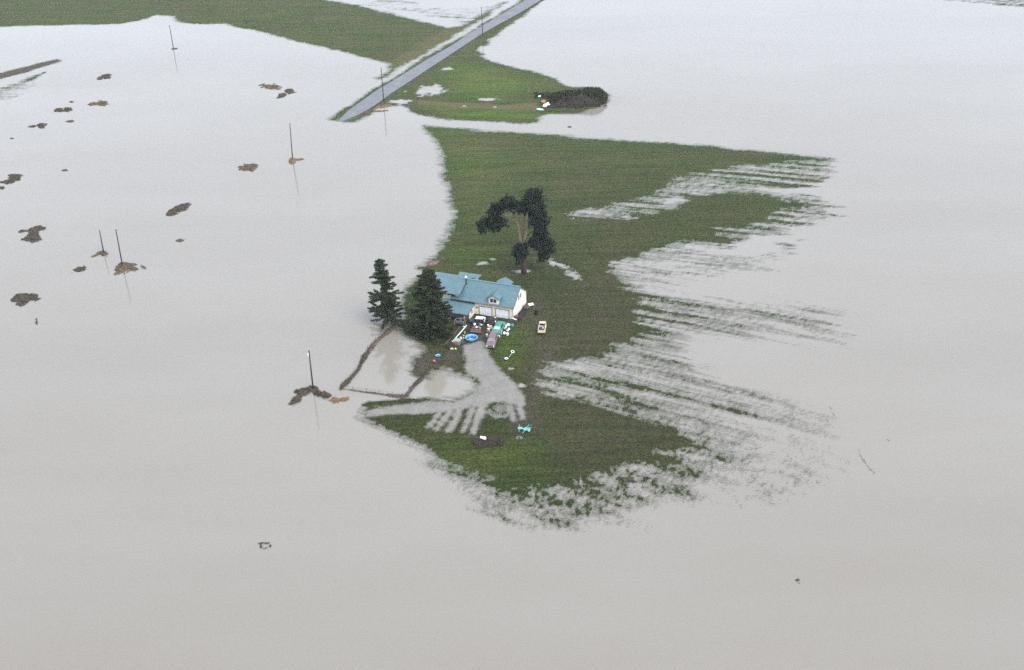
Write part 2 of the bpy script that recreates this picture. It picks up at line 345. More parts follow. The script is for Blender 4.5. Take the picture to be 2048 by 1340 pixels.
b.inputs['Specular IOR Level'].default_value = 1.0
fx = N(t, 'ShaderNodeSeparateXYZ'); t.links.new(co, fx.inputs[0])
wind = N(t, 'ShaderNodeMapRange'); wind.inputs[1].default_value = 20; wind.inputs[2].default_value = 140; wind.inputs[3].default_value = .12; wind.inputs[4].default_value = 1.0
t.links.new(fx.outputs[0], wind.inputs[0])
bump(t, b, math_(t, 'MULTIPLY', math_(t, 'ADD', fr, fr2), wind.outputs[0]), .05, .9)
dep = at(t, 'depth').outputs['Fac']
mf = N(t, 'ShaderNodeMapping'); t.links.new(at(t, 'furrow').outputs['Vector'], mf.inputs[0]); mf.inputs['Scale'].default_value = (.10, 1.15, 1)
ff = noise(t, mf.outputs[0], 1.0, 6, .68); f4 = noise(t, co, 2.2, 5, .75)
al = math_(t, 'ADD', math_(t, 'MULTIPLY', math_(t, 'POWER', math_(t, 'MAXIMUM', dep, 0.0), .72), 1.55), .16)
sdn = at(t, 'sd').outputs['Fac']
al = math_(t, 'ADD', al, math_(t, 'MULTIPLY', math_(t, 'SUBTRACT', ff, .5), math_(t, 'ADD', math_(t, 'MULTIPLY', sdn, 1.6), .1)))
al = math_(t, 'ADD', al, math_(t, 'MULTIPLY', math_(t, 'SUBTRACT', f4, .5), math_(t, 'SUBTRACT', 2.0, math_(t, 'MULTIPLY', sdn, 1.0))), True)
tr = N(t, 'ShaderNodeBsdfTransparent'); tr.inputs[0].default_value = (.90, 1.0, .90, 1)
ms = N(t, 'ShaderNodeMixShader'); t.links.new(al, ms.inputs[0]); t.links.new(tr.outputs[0], ms.inputs[1]); t.links.new(b.outputs[0], ms.inputs[2]); t.links.new(ms.outputs[0], o.inputs['Surface'])
water.data.materials.append(wm); water['kind'] = 'structure'

# ------------------------------------------------------------------ mesh builder
class MB:
    def __init__(s): s.v = []; s.f = []
    def add(s, vs, fs):
        k = len(s.v); s.v += [tuple(v) for v in vs]; s.f += [tuple(i+k for i in f) for f in fs]; return s
    def box(s, c, d, rz=0, top=1.0, rx=0, topy=None):
        topy = top if topy is None else topy
        m = Matrix.Translation(c) @ Matrix.Rotation(rz, 4, 'Z') @ Matrix.Rotation(rx, 4, 'X')
        x, y, z = d[0]/2, d[1]/2, d[2]/2; vs = []
        for zz, kx, ky in ((-z, 1, 1), (z, top, topy)):
            for sx, sy in ((-1, -1), (1, -1), (1, 1), (-1, 1)): vs.append(m @ Vector((sx*x*kx, sy*y*ky, zz)))
        return s.add(vs, [(3, 2, 1, 0), (4, 5, 6, 7), (0, 1, 5, 4), (1, 2, 6, 5), (2, 3, 7, 6), (3, 0, 4, 7)])
    def tube(s, pts, rad, n=8, cap=True):
        pts = [Vector(p) for p in pts]
        if isinstance(rad, (int, float)): rad = [rad]*len(pts)
        vs = []; fs = []
        for i, p in enumerate(pts):
            d = (pts[min(i+1, len(pts)-1)] - pts[max(i-1, 0)]).normalized()
            u = d.cross(Vector((0, 0, 1)) if abs(d.z) < .9 else Vector((1, 0, 0))).normalized(); v = d.cross(u)
            for k in range(n):
                a = 2*math.pi*k/n; vs.append(p + (u*math.cos(a)+v*math.sin(a))*rad[i])
        for i in range(len(pts)-1):
            for k in range(n): fs.append((i*n+k, i*n+(k+1) % n, (i+1)*n+(k+1) % n, (i+1)*n+k))
        if cap: fs += [tuple(range(n)), tuple(reversed(range((len(pts)-1)*n, len(pts)*n)))]
        return s.add(vs, fs)
    def lathe(s, c, prof, n=20, sx=1, sy=1, rot=None):
        vs = []; fs = []; rot = rot or Matrix.Identity(3)
        for r, z in prof:
            for k in range(n):
                a = 2*math.pi*k/n; vs.append(Vector(c) + rot @ Vector((r*sx*math.cos(a), r*sy*math.sin(a), z)))
        for i in range(len(prof)-1):
            for k in range(n): fs.append((i*n+k, i*n+(k+1) % n, (i+1)*n+(k+1) % n, (i+1)*n+k))
        fs += [tuple(reversed(range(n))), tuple(range((len(prof)-1)*n, len(prof)*n))]
        return s.add(vs, fs)
    def torus(s, c, R0, r, rot=None, n=20, m=8):
        vs = []; fs = []; rot = rot or Matrix.Identity(3)
        for i in range(n):
            a = 2*math.pi*i/n
            for j in range(m):
                b_ = 2*math.pi*j/m; vs.append(Vector(c)+rot @ Vector(((R0+r*math.cos(b_))*math.cos(a), (R0+r*math.cos(b_))*math.sin(a), r*math.sin(b_))))
        for i in range(n):
            for j in range(m): fs.append((i*m+j, ((i+1) % n)*m+j, ((i+1) % n)*m+(j+1) % m, i*m+(j+1) % m))
        return s.add(vs, fs)
    def lump(s, c, d, seed=0, n=10, m=7, rz=0, amp=.25):
        r = random.Random(seed); vs = []; fs = []; ph = [r.uniform(0, 6.28) for _ in range(6)]
        m_ = Matrix.Rotation(rz, 3, 'Z')
        for j in range(m+1):
            th = math.pi*j/m
            for i in range(n):
                a = 2*math.pi*i/n
                q = 1 + amp*(.5*math.sin(2*a+ph[0]+th*2)+.4*math.sin(3*a+ph[1]-th*3)+.5*math.sin(5*a+4*th+ph[2])*r.uniform(.3, 1))
                vs.append(Vector(c)+m_ @ Vector((d[0]/2*q*math.sin(th)*math.cos(a), d[1]/2*q*math.sin(th)*math.sin(a), d[2]/2*q*math.cos(th))))
        for j in range(m):
            for i in range(n): fs.append((j*n+i, (j+1)*n+i, (j+1)*n+(i+1) % n, j*n+(i+1) % n))
        return s.add(vs, fs)
    def slab(s, quad, th):             # quad of 4 points thickened straight down
        q = [Vector(p) for p in quad]; vs = q + [p-Vector((0, 0, th)) for p in q]
        return s.add(vs, [(0, 1, 2, 3), (7, 6, 5, 4), (0, 4, 5, 1), (1, 5, 6, 2), (2, 6, 7, 3), (3, 7, 4, 0)])
    def prism(s, pl, vec):
        a = [Vector(p) for p in pl]; n = len(a); vs = a+[p+Vector(vec) for p in a]
        return s.add(vs, [tuple(range(n)), tuple(reversed(range(n, 2*n)))] + [(i, i+n, (i+1) % n+n, (i+1) % n) for i in range(n)])
    def build(s, name, m, parent=None, smooth=False, fix=True):
        me = bpy.data.meshes.new(name); me.from_pydata(s.v, [], s.f)
        if fix and len(s.f) < 4000:
            bm = bmesh.new(); bm.from_mesh(me); bmesh.ops.recalc_face_normals(bm, faces=bm.faces); bm.to_mesh(me); bm.free()
        if smooth: me.polygons.foreach_set('use_smooth', [True]*len(me.polygons))
        me.materials.append(m); me.update()
        ob = bpy.data.objects.new(name, me); COL.objects.link(ob)
        if parent: ob.parent = parent
        return ob
def tag(o, label=None, cat=None, group=None, kind=None):
    if label: o['label'] = label
    if cat: o['category'] = cat
    if group: o['group'] = group
    if kind: o['kind'] = kind
    return o
def thing(name, label, cat, loc=(0, 0, 0), rz=0, group=None, kind=None):
    e = bpy.data.objects.new(name, None); COL.objects.link(e); e.location = loc; e.rotation_euler = (0, 0, rz); e.empty_display_size = .3
    return tag(e, label, cat, group, kind)
def gz_at(x, y):                        # ground height under a point
    j = np.clip(np.searchsorted(yy, y), 1, NY-1); i = int(np.clip((x/(yy[j]+12)+.56)/1.12*(NX-1), 0, NX-1))
    return float(max(Z.reshape(NY, NX)[j, i], 0))
def G(px, py):
    v = V(px, py); z = gz_at(v.x, v.y); v = V(px, py, z); return v

# ------------------------------------------------------------------ materials of things
m_wall = M('cream_siding', (.78, .69, .53), .7, .04, 1.2, spec=.2, dirt=(.72, .63, .48))
m_gable = M('lit_siding', (.74, .71, .66), .7, .04, 1.0, spec=.2, dirt=(.68, .65, .60))  # same siding toned paler: brighter light on the end wall put into colour
m_trim = M('trim_brown', (.16, .10, .07), .7)
m_white = M('white_paint', (.80, .81, .85), .5, .04, 2, dirt=(.72, .73, .76))
m_glass = M('dark_glass', (.012, .014, .02), .12, .2, 2, spec=.5)
m_dark = M('dark_metal', (.03, .03, .032), .6)
m_black = M('black_junk', (.022, .02, .022), .8, .5, 6)
m_wood = M('pole_wood', (.055, .042, .035), .9, .35, 4)
m_oldwood = M('old_wood', (.13, .10, .075), .9, .35, 4)
m_rust = M('rust', (.13, .06, .035), .9, .4, 5)
m_tyre = M('tyre_rubber', (.02, .02, .02), .85)
m_chrome = M('dull_chrome', (.45, .45, .46), .35, .2, 5, metal=.8)
m_bark = M('conifer_bark', (.06, .038, .028), .95, .4, 5)
m_pinebark = M('pine_bark_light', (.19, .145, .095), .95, .35, 3)
def foliage(name, dark, mid, light, sc_=.9):
    m, t, b, o = newmat(name); co = objco(t)
    f = noise(t, co, sc_, 4, .65); f2 = noise(t, co, 5, 3)
    c = ramp(t, f, [(.33, dark), (.52, mid), (.70, light)])
    c = mix(t, math_(t, 'MULTIPLY', f2, .6), c, mix(t, 1.0, c, (.55, .6, .6), 'MULTIPLY'))
    t.links.new(c, b.inputs['Base Color']); b.inputs['Roughness'].default_value = .8; b.inputs['Specular IOR Level'].default_value = .1
    MATS[name] = m; return m
m_fir = foliage('fir_needles', (.024, .034, .018), (.036, .050, .024), (.064, .078, .038))
m_spruce = foliage('spruce_needles', (.021, .030, .016), (.032, .044, .022), (.072, .078, .030))
m_pine = foliage('pine_needles', (.012, .020, .015), (.018, .029, .019), (.030, .042, .024))
m_scrub = foliage('scrub_leaves', (.022, .026, .013), (.040, .044, .022), (.085, .072, .042), .6)
m_straw = M('wet_straw', (.13, .095, .060), .95, .55, 2.2, spec=.1, dirt=(.05, .04, .028))
m_straw2 = M('orange_straw', (.20, .125, .062), .95, .45, 2.2, spec=.1, dirt=(.15, .09, .045))
m_straw3 = M('dark_weed_mat', (.075, .060, .042), .95, .5, 2.2, spec=.1, dirt=(.035, .03, .024))
m_soil = M('dark_soil', (.022, .020, .014), .95, .5, 2, spec=.1, dirt=(.04, .032, .022))
def cm(name, c, rough=.5, var=.12): return M(name, c, rough, var, 4)

# blue-green ribbed roof: ribs run down the slope
rm, t, b, o = newmat('roof_metal'); co = objco(t)
wv = N(t, 'ShaderNodeTexWave'); wv.wave_type = 'BANDS'; wv.bands_direction = 'X'; wv.inputs['Scale'].default_value = .9; wv.inputs['Distortion'].default_value = 0; t.links.new(co, wv.inputs[0])
f = noise(t, co, .8, 5, .6); f2 = noise(t, co, 5, 3, .7)
c = ramp(t, f, [(.3, (.066, .130, .152)), (.7, (.100, .175, .198))])
c = mix(t, ramp(t, f2, [(.4, (0, 0, 0)), (.7, (.35, .35, .35))]), c, (.15, .22, .25))
c = mix(t, ramp(t, wv.outputs[0], [(.78, (0, 0, 0)), (.95, (.35, .35, .35))]), c, (.06, .11, .13))
t.links.new(c, b.inputs['Base Color']); b.inputs['Roughness'].default_value = .45; b.inputs['Specular IOR Level'].default_value = .4
bump(t, b, wv.outputs[0], .02, .6)
m_roof = rm

# ------------------------------------------------------------------ road
def cat(pts, n):
    out = []
    a = [Vector((p[0], p[1], 0)) for p in rlift(pts)]; d = [0]
    for i in range(1, len(a)): d.append(d[-1]+(a[i]-a[i-1]).length)
    for k in range(n):
        s_ = d[-1]*k/(n-1); i = max(1, min(len(a)-1, next((j for j in range(1, len(a)) if d[j] >= s_-1e-6), len(a)-1)))
        out.append(a[i-1].lerp(a[i], (s_-d[i-1])/(d[i]-d[i-1])))
    return out
n = 120
la, ra = cat(RL, n), cat(RR, n)
def sm(a):
    for _ in range(6): a = [a[0]] + [(a[i-1]+a[i]*2+a[i+1])/4 for i in range(1, len(a)-1)] + [a[-1]]
    return a
la, ra = sm(la), sm(ra)
mb = MB(); K = 7
for i in range(n):
    z = float(roadz((la[i].y+ra[i].y)/2))
    for k in range(K):
        p = la[i].lerp(ra[i], k/(K-1)); crown = .06*(1-(2*k/(K-1)-1)**2)
        mb.v.append((p.x, p.y, z+crown))
for i in range(n-1):
    for k in range(K-1): a = i*K+k; mb.f.append((a, a+1, a+K+1, a+K))
rdm, t, b, o = newmat('road_asphalt'); co = objco(t)
f = noise(t, co, .25, 5, .6); f2 = noise(t, co, 4, 4, .8)
c = ramp(t, f, [(.3, (.140, .142, .158)), (.7, (.190, .192, .210))]); c = mix(t, math_(t, 'MULTIPLY', f2, .7), c, mix(t, 1.0, c, (.6, .6, .62), 'MULTIPLY'))
t.links.new(c, b.inputs['Base Color']); b.inputs['Roughness'].default_value = .75; bump(t, b, f2, .05, .5)
road = mb.build('road', rdm, smooth=True); tag(road, kind='structure')
mb = MB()
for i in range(2, n-2, 5):
    for j in (i, i+1):
        A = la[j].lerp(ra[j], .495); B = la[j].lerp(ra[j], .535); Cc = la[j+1].lerp(ra[j+1], .535); D = la[j+1].lerp(ra[j+1], .495)
        k = len(mb.v)
        for p in (A, B, Cc, D): mb.v.append((p.x, p.y, float(roadz(p.y))+.060+.012))
        mb.f.append((k, k+1, k+2, k+3))
ml = mb.build('road_markings', M('worn_yellow_paint', (.30, .22, .14), .8, .3, 2)); tag(ml, kind='structure')

# ------------------------------------------------------------------ farmhouse
PSI = R(21.3)
O = V(1026.8, 640.5, 0.1); O.z = 0
house = thing('farmhouse', 'cream farmhouse with blue green metal roofs, double garage and front dormer on the flooded island', 'house', O, -PSI)
DEP, EAVE, RISE = 8.1, 3.3, 2.85
GL = -13.8
z0 = -.3
# walls
mb = MB()
mb.box(((GL)/2, DEP/2, (EAVE+z0)/2), (-GL, DEP, EAVE-z0))
mb.build('wall', m_wall, house)
mb = MB(); mb.prism([(.012, 0, z0), (.012, DEP, z0), (.012, DEP, EAVE), (.012, DEP/2, EAVE+RISE-.05), (.012, 0, EAVE)], (-.2, 0, 0))
g_ = mb.build('gable_wall', m_gable, house); g_['label'] = 'windowed end wall coloured paler as if lit'
# garage roof: two slopes, 0.14 thick
sl_ = RISE/(DEP/2)
def roofpair(mb, u0, u1, v0, v1, ze, ri, ov=.35, th=.14):
    vm = (v0+v1)/2; s_ = ri/(vm-v0)
    mb.slab([(u0, v0-ov, ze-s_*ov+.1), (u1, v0-ov, ze-s_*ov+.1), (u1, vm, ze+ri+.1), (u0, vm, ze+ri+.1)], th)
    mb.slab([(u0, vm, ze+ri+.1), (u1, vm, ze+ri+.1), (u1, v1+ov, ze-s_*ov+.1), (u0, v1+ov, ze-s_*ov+.1)], th)
mb = MB(); roofpair(mb, GL-.6, .25, 0, DEP, EAVE, RISE)
main_roof = mb.build('roof', m_roof, house)
mb = MB(); mb.box(((GL+.25)/2, DEP/2, EAVE+RISE+.13), (-GL+.3, .35, .07)); mb.build('ridge_cap', M('ridge_metal', (.12, .24, .26), .5), main_roof)
mb = MB(); mb.tube([(.3, -.36, EAVE-.13), (.3, DEP/2, EAVE+RISE+.0), (.3, DEP+.36, EAVE-.13)], .06, 4); mb.build('fascia', m_trim, main_roof)
mb = MB(); mb.box((-4.3, -.42, EAVE-.16), (8.8, .12, .12)); mb.build('gutter', m_trim, main_roof)
MB().box((-11.5, -.43, EAVE-.2), (5.5, .16, .26)).build('gutter', m_dark, main_roof)  # dark strip added to draw the gap between main eave and porch roof
# upper west block
WL, WR = -21.5, -12.1
mb = MB(); mb.box(((WL+WR-.5)/2, DEP/2, (4.35+z0)/2), (WR-.5-WL, DEP-1.0, 4.35-z0)); mb.build('wall', m_wall, house)
mb = MB(); roofpair(mb, WL, WR, -.1, DEP+.1, 4.55, 1.62, .35)
r2 = mb.build('roof', m_roof, house); r2['label'] = 'higher shallower roof over the west rooms'
mb = MB(); mb.tube([(WR+.03, -.46, 4.46), (WR+.03, DEP/2, 6.12)], .09, 4); mb.build('fascia', m_dark, r2)  # dark strip: shadow along the west rake put into its colour
for u in (-16.6, -14.6):
    f = MB().box((u, .47, 3.95), (1.7, .06, .75)).build('window', m_trim, house); MB().box((u, .43, 3.95), (1.5, .04, .6)).build('pane', m_glass, f)
for u in (-13.2,): MB().box((u, .40, 3.95), (.55, .12, .8)).build('corner_panel', m_wall, house)
# rear wing seen over the ridge
mb = MB(); mb.box((-14.4, DEP+1.2, 1.9), (3.8, 3.4, 4.2)); mb.build('wall', m_wall, house)
mb = MB(); mb.slab([(-17.2, DEP-2.2, 4.3), (-11.7, DEP-2.2, 4.3), (-13.2, DEP-.1, 5.0), (-15.8, DEP-.1, 5.0)], .1)
mb.slab([(-15.8, DEP-.1, 5.0), (-13.2, DEP-.1, 5.0), (-11.7, DEP+3.3, 3.9), (-17.2, DEP+3.3, 3.9)], .1)
mb.slab([(-13.2, DEP-.1, 5.0), (-11.7, DEP-2.2, 4.3), (-11.6, DEP+.4, 4.2), (-11.7, DEP+3.3, 3.9)], .1); mb.build('roof', m_roof, house)
# rear dormer
mb = MB(); mb.box((-4.3, DEP/2+1.6, 4.5), (2.6, 2.4, 1.5)); mb.build('rear_dormer_wall', m_gable, house)
mb = MB()
for s_ in (-1, 1): mb.slab([(-4.3, DEP/2-.1, 6.42), (-4.3, DEP/2+3.2, 6.42), (-4.3+s_*1.75, DEP/2+3.2, 5.5), (-4.3+s_*1.75, DEP/2+1.0, 5.5)], .12)
mb.build('rear_dormer_roof', m_roof, house)
# front dormer
du = -4.45
mb = MB(); mb.prism([(du-1.1, -.06, EAVE-.25), (du+1.1, -.06, EAVE-.25), (du+1.1, -.06, 4.75), (du, -.06, 5.45), (du-1.1, -.06, 4.75)], (0, 3.2, 0))
dorm = mb.build('dormer', m_wall, house)
mb = MB()
for s_ in (-1, 1): mb.slab([(du, -.4, 5.62), (du, 3.6, 5.62), (du+s_*1.5, 3.0, 4.64), (du+s_*1.5, -.4, 4.64)], .1)
mb.build('roof', m_roof, dorm)
mb = MB()
for s_ in (-1, 1): mb.tube([(du, -.42, 5.57), (du+s_*1.5, -.42, 4.58)], .075, 4)
mb.build('bargeboard', m_dark, dorm)
f = MB().box((du-.02, -.08, 4.12), (1.65, .06, 1.12)).build('window', m_white, house)
mb = MB()
for s_ in (-1, 1): mb.box((du-.02+s_*.38, -.115, 4.14), (.62, .03, .88))
mb.build('pane', m_glass, f)
# gable windows
for v_ in (3.35, 4.5):
    f = MB().box((.05, v_, 4.0), (.06, .75, 1.25)).build('window', m_white, house); MB().box((.085, v_, 4.0), (.03, .58, 1.08)).build('pane', M('grey_glass', (.12, .13, .17), .2), f)
# garage doors
for a_, b_ in ((-7.75, -4.95), (-3.95, -1.05)):
    d_ = MB(); cx = (a_+b_)/2; d_.box((cx, -.03, 1.12), (b_-a_, .06, 2.25))
    dr_ = d_.build('garage_door', m_white, house)
    mb = MB()
    for k in range(1, 4): mb.box((cx, -.068, k*.56), (b_-a_, .014, .03))
    for k in range(1, 4): mb.box((a_+(b_-a_)*k/4, -.066, 1.12), (.03, .012, 2.2))
    mb.build('panel_groove', M('door_groove', (.62, .63, .67), .6), dr_)
    mb = MB(); mb.box((cx, -.05, 2.31), (b_-a_+.25, .1, .11)); mb.box((a_-.07, -.05, 1.1), (.11, .1, 2.3)); mb.box((b_+.07, -.05, 1.1), (.11, .1, 2.3)); mb.build('door_frame', m_trim, dr_)
for u_, z_, h_ in ((-.02, 1.6, 3.2), (-9.0, 1.9, 2.6)): MB().box((u_, -.03, z_), (.13, .09, h_)).build('corner_trim', M('cream_trim', (.62, .55, .42), .6), house)
MB().box((-8.35, -.09, 1.9), (.22, .16, .3)).build('wall_lamp', m_dark, house)
# foundation dark line
mb = MB(); mb.box((.03, DEP/2, .1), (.05, DEP, .5)); mb.build('foundation', M('dark_concrete', (.09, .08, .075), .9), house)
# chimney pipe
ch = MB().tube([(-12.0, DEP/2-.9, 5.3), (-12.0, DEP/2-.9, 7.0)], .12, 8).build('chimney', m_dark, house)
MB().lathe((-12.0, DEP/2-.9, 7.0), [(.2, 0), (.26, .05), (.26, .28), (.1, .36)], 10).build('chimney_cap', m_white, ch)
MB().box((-12.0, DEP/2-.9, 5.6), (.5, .5, .25)).build('flashing', m_rust, ch)
# porch roof with enclosed right side
PU0, PU1 = -17.5, -8.75
mb = MB(); mb.slab([(PU0, -4.3, 2.12), (PU1, -4.3, 2.12), (PU1, .0, 2.86), (PU0, .0, 2.86)], .13); pr = mb.build('porch_roof', m_roof, house)
MB().tube([(PU1+.03, -4.32, 2.05), (PU1+.03, 0, 2.80)], .06, 4).build('fascia', m_dark, pr)
mb = MB(); mb.prism([(PU1-.25, -2.9, z0), (PU1-.25, 0, z0), (PU1-.25, 0, 2.70), (PU1-.25, -2.9, 2.2)], (-.12, 0, 0)); mb.build('porch_wall', m_wall, house)
f = MB().box((PU1-.22, -1.5, 1.15), (.05, .95, 2.1)).build('door', m_white, house); MB().box((PU1-.185, -1.5, 1.55), (.03, .55, .8)).build('pane', m_glass, f)
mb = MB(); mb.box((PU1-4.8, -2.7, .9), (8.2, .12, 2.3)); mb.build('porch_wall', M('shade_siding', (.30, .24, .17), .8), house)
for k in range(5): MB().box((PU1-.35-k*1.9, -4.1, .85), (.12, .12, 2.3)).build('porch_post', m_oldwood, house)
MB().box((PU1-.5-3.9, -3.5, .12), (7.8, 1.5, .18)).build('porch_floor', m_oldwood, house)

# ------------------------------------------------------------------ trees
def leaf_faces(mb, c, n, rad, size, r, flat=.7, aim=None):
    for _ in range(n):
        while True:
            d = Vector((r.uniform(-1, 1), r.uniform(-1, 1), r.uniform(-1, 1)))
            if .15 < d.length < 1: break
        p = Vector(c) + Vector((d.x*rad[0], d.y*rad[1], d.z*rad[2]))
        s_ = size*r.uniform(.55, 1.35)
        nrm = (d + Vector((r.gauss(0, .6), r.gauss(0, .6), r.gauss(0, .6)+.3))).normalized()
        u = nrm.orthogonal().normalized(); u = Matrix.Rotation(r.uniform(0, 6.28), 3, nrm) @ u; v = nrm.cross(u)
        k = len(mb.v)
        mb.v += [tuple(p-u*s_*.5), tuple(p+v*s_*.32), tuple(p+u*s_*.62), tuple(p-v*s_*.32+nrm*s_*.1)]
        mb.f.append((k, k+1, k+2, k+3))
def conifer(name, label, base, h, rbase, seed, mat, bare, gaps, crown_fn, dens=1.0, lean=(0, 0)):
    r = random.Random(seed); root = thing(name, label, 'tree', base)
    tp = [(lean[0]*k/8*h+.12*math.sin(k*1.3), lean[1]*k/8*h, h*k/8) for k in range(9)]
    MB().tube(tp, [rbase*(1-.93*(k/8)**.9) for k in range(9)], 9).build('trunk', m_bark, root, smooth=True)
    mb = MB(); bb = MB(); z = bare
    while z < h*.985:
        f = (z-bare)/(h-bare); rr = crown_fn(f); nb = r.randint(5, 8) if f < .9 else 4
        a0 = r.uniform(0, 6.28)
        for k in range(nb):
            a = a0 + 6.283*k/nb + r.uniform(-.35, .35)
            if r.random() < gaps(f, a): continue
            ln = rr*r.uniform(.62, 1.18); droop = .30*(1-f)+.05
            c0 = Vector((lean[0]*z, lean[1]*z, z)); d = Vector((math.cos(a), math.sin(a), 0))
            pts = [c0, c0+d*ln*.5+Vector((0, 0, .02-droop*ln*.35)), c0+d*ln+Vector((0, 0, -droop*ln*.55+.12*ln))]
            bb.tube(pts, [.06*(1-f)+.03, .03, .012], 4, False)
            nn = max(3, int(ln*4.2*dens))
            for q in range(nn):
                tt = .18+.82*(q+r.random()*.6)/nn
                pp = pts[0].lerp(pts[1], tt*2) if tt < .5 else pts[1].lerp(pts[2], tt*2-1)
                w_ = .42*(1-.55*tt)*min(1, ln/1.6)+.16
                leaf_faces(mb, pp+Vector((0, 0, -.08)), int(9*dens), (w_, w_, .16+.1*(1-tt)), .34, r)
        z += r.uniform(.28, .5)*(1 if f < .85 else .7)
    leaf_faces(mb, (lean[0]*h, lean[1]*h, h*.975), 40, (.28, .28, .5), .3, r)
    bb.build('branch', m_bark, root); mb.build('crown', mat, root, fix=False)
    return root
fir_base = V(774, 646, 0)
def g1(f, a):
    left = math.cos(a) < -.1
    if left and .42 < f < .62: return .78
    if left and .62 < f < .75: return .3
    if .0 < f < .14: return .4
    return .24
conifer('fir_tree', 'ragged dark fir with gaps, standing in the water left of the house', fir_base, 15.2, .42, 3, m_fir, 1.6, g1,
        lambda f: (4.3-1.3*f)*(1-f**3.2)*(.85+.22*math.sin(f*17)) + .3 if f < .55 else (3.7*(1-f)**.5+.3)*(.85+.22*math.sin(f*29)), 1.15, (-.035, 0))
sp_base = G(865, 667)
conifer('spruce_tree', 'broad dense dark conifer hiding the left end of the house', sp_base, 15.0, .5, 5, m_spruce, .6, lambda f, a: .03,
        lambda f: 4.9*(1-f)**.5*(.9+.14*math.sin(f*23))+.3, 1.8, (-.012, 0))
# arching pine behind the house
pb = G(1047.5, 548.5)
pine = thing('pine_tree', 'tall dark pine with arching forked trunk standing alone behind the house', 'tree', pb)
KX, KZ = 1/6.7*mppx(1047, 548), 1/6.7*mppx(1047, 548)/math.cos(PITCH)*.985
def pp(cx, cy, dy=0.0): return Vector(((cx-792)*KX + (1200-cy)*KX*.035, dy, (1200-cy)*KZ - dy*math.tan(PITCH)))
mb = MB(); mb.tube([pp(795, 1225), pp(792, 1100), pp(790, 980), pp(782, 860), pp(770, 780)], [.75, .62, .56, .5, .42], 10); mb.build('trunk', m_bark, pine, smooth=True)
mb = MB(); mb.tube([pp(770, 800), pp(738, 740, .2), pp(722, 620, .3), pp(690, 510, .4), pp(632, 400, .6), pp(560, 325, .6), pp(510, 290, .5), pp(420, 350, .5), pp(320, 500, .3)], [.36, .32, .27, .24, .2, .16, .11, .08, .05], 8); mb.build('limb', m_pinebark, pine, smooth=True)
mb = MB(); mb.tube([pp(780, 800), pp(805, 720, -.3), pp(832, 590, -.5), pp(822, 420, -.4), pp(860, 300, -.2), pp(900, 170, 0)], [.40, .38, .34, .30, .2, .08], 8); mb.build('limb', m_pinebark, pine, smooth=True)
mb = MB(); mb.tube([pp(790, 740), pp(765, 620, .5), pp(785, 500, .7), pp(800, 400, .5), pp(740, 350, .5)], [.24, .2, .16, .12, .06], 7); mb.build('limb', m_pinebark, pine, smooth=True)
mb = MB(); mb.tube([pp(832, 700), pp(890, 650, .3), pp(950, 690, .5), pp(1040, 780, .5)], [.14, .11, .08, .05], 6); mb.build('limb', m_bark, pine, smooth=True)
mb = MB(); mb.tube([pp(785, 860), pp(860, 830, -.4), pp(930, 790, -.6), pp(1050, 850, -.5), pp(1090, 930, -.4)], [.14, .11, .09, .07, .04], 6); mb.build('limb', m_bark, pine, smooth=True)
CL = [(560,265,62),(620,285,55),(480,300,62),(430,365,72),(380,445,72),(320,515,62),(240,535,52),(245,620,40),(450,500,72),(380,600,45),(520,550,42),(460,595,36),(600,340,45),(680,325,52),(740,365,50),(220,560,35),(650,300,52),(705,330,52),(770,345,50),(520,320,55),(780,300,45),(800,370,45),(350,470,60),(290,530,50),(1000,400,50),(970,520,60),(1060,650,45),(960,700,50),
 (900,180,80),(965,175,42),(830,245,55),(880,290,82),(970,300,55),(1010,340,40),(900,400,74),(960,450,72),(1030,480,50),(930,540,70),(1020,580,55),(1000,660,55),(960,620,55),(1050,540,38),
 (1060,745,72),(1115,790,60),(1090,890,75),(1030,955,55),(930,800,52),(885,785,45),(1000,820,62),(945,865,36),(1010,1005,28),(1135,880,38),(1060,980,35),(720,860,58),(790,835,52),(680,915,42),(715,985,44),(795,910,42),(700,1040,26),(740,920,50)]
mb = MB(); r = random.Random(4)
for cx, cy, q in CL:
    dy = r.uniform(-1.3, 1.3)*(1 if q > 45 else .5); c = pp(cx, cy, dy); w_ = q*KX*(1.34 if cx > 820 else 1.2)
    for _ in range(max(6, int(q/3.6))):
        o_ = Vector((r.gauss(0, .45)*w_, r.gauss(0, .5)*w_, r.gauss(0, .45)*w_))
        leaf_faces(mb, c+o_, int(26*q/60)+10, (w_*.52, w_*.6, w_*.46), .38, r)
mb.build('crown', m_pine, pine, fix=False)

# small round shrub
s_ = G(877, 669); mb = MB(); leaf_faces(mb, (0, 0, .45), 260, (.5, .5, .45), .18, r)
sh = mb.build('round_shrub', M('yellow_green_leaf', (.14, .14, .04), .8, .4, 4), fix=False); sh.location = s_; tag(sh, 'small round yellow green shrub on the lawn in front of the broad conifer', 'shrub')

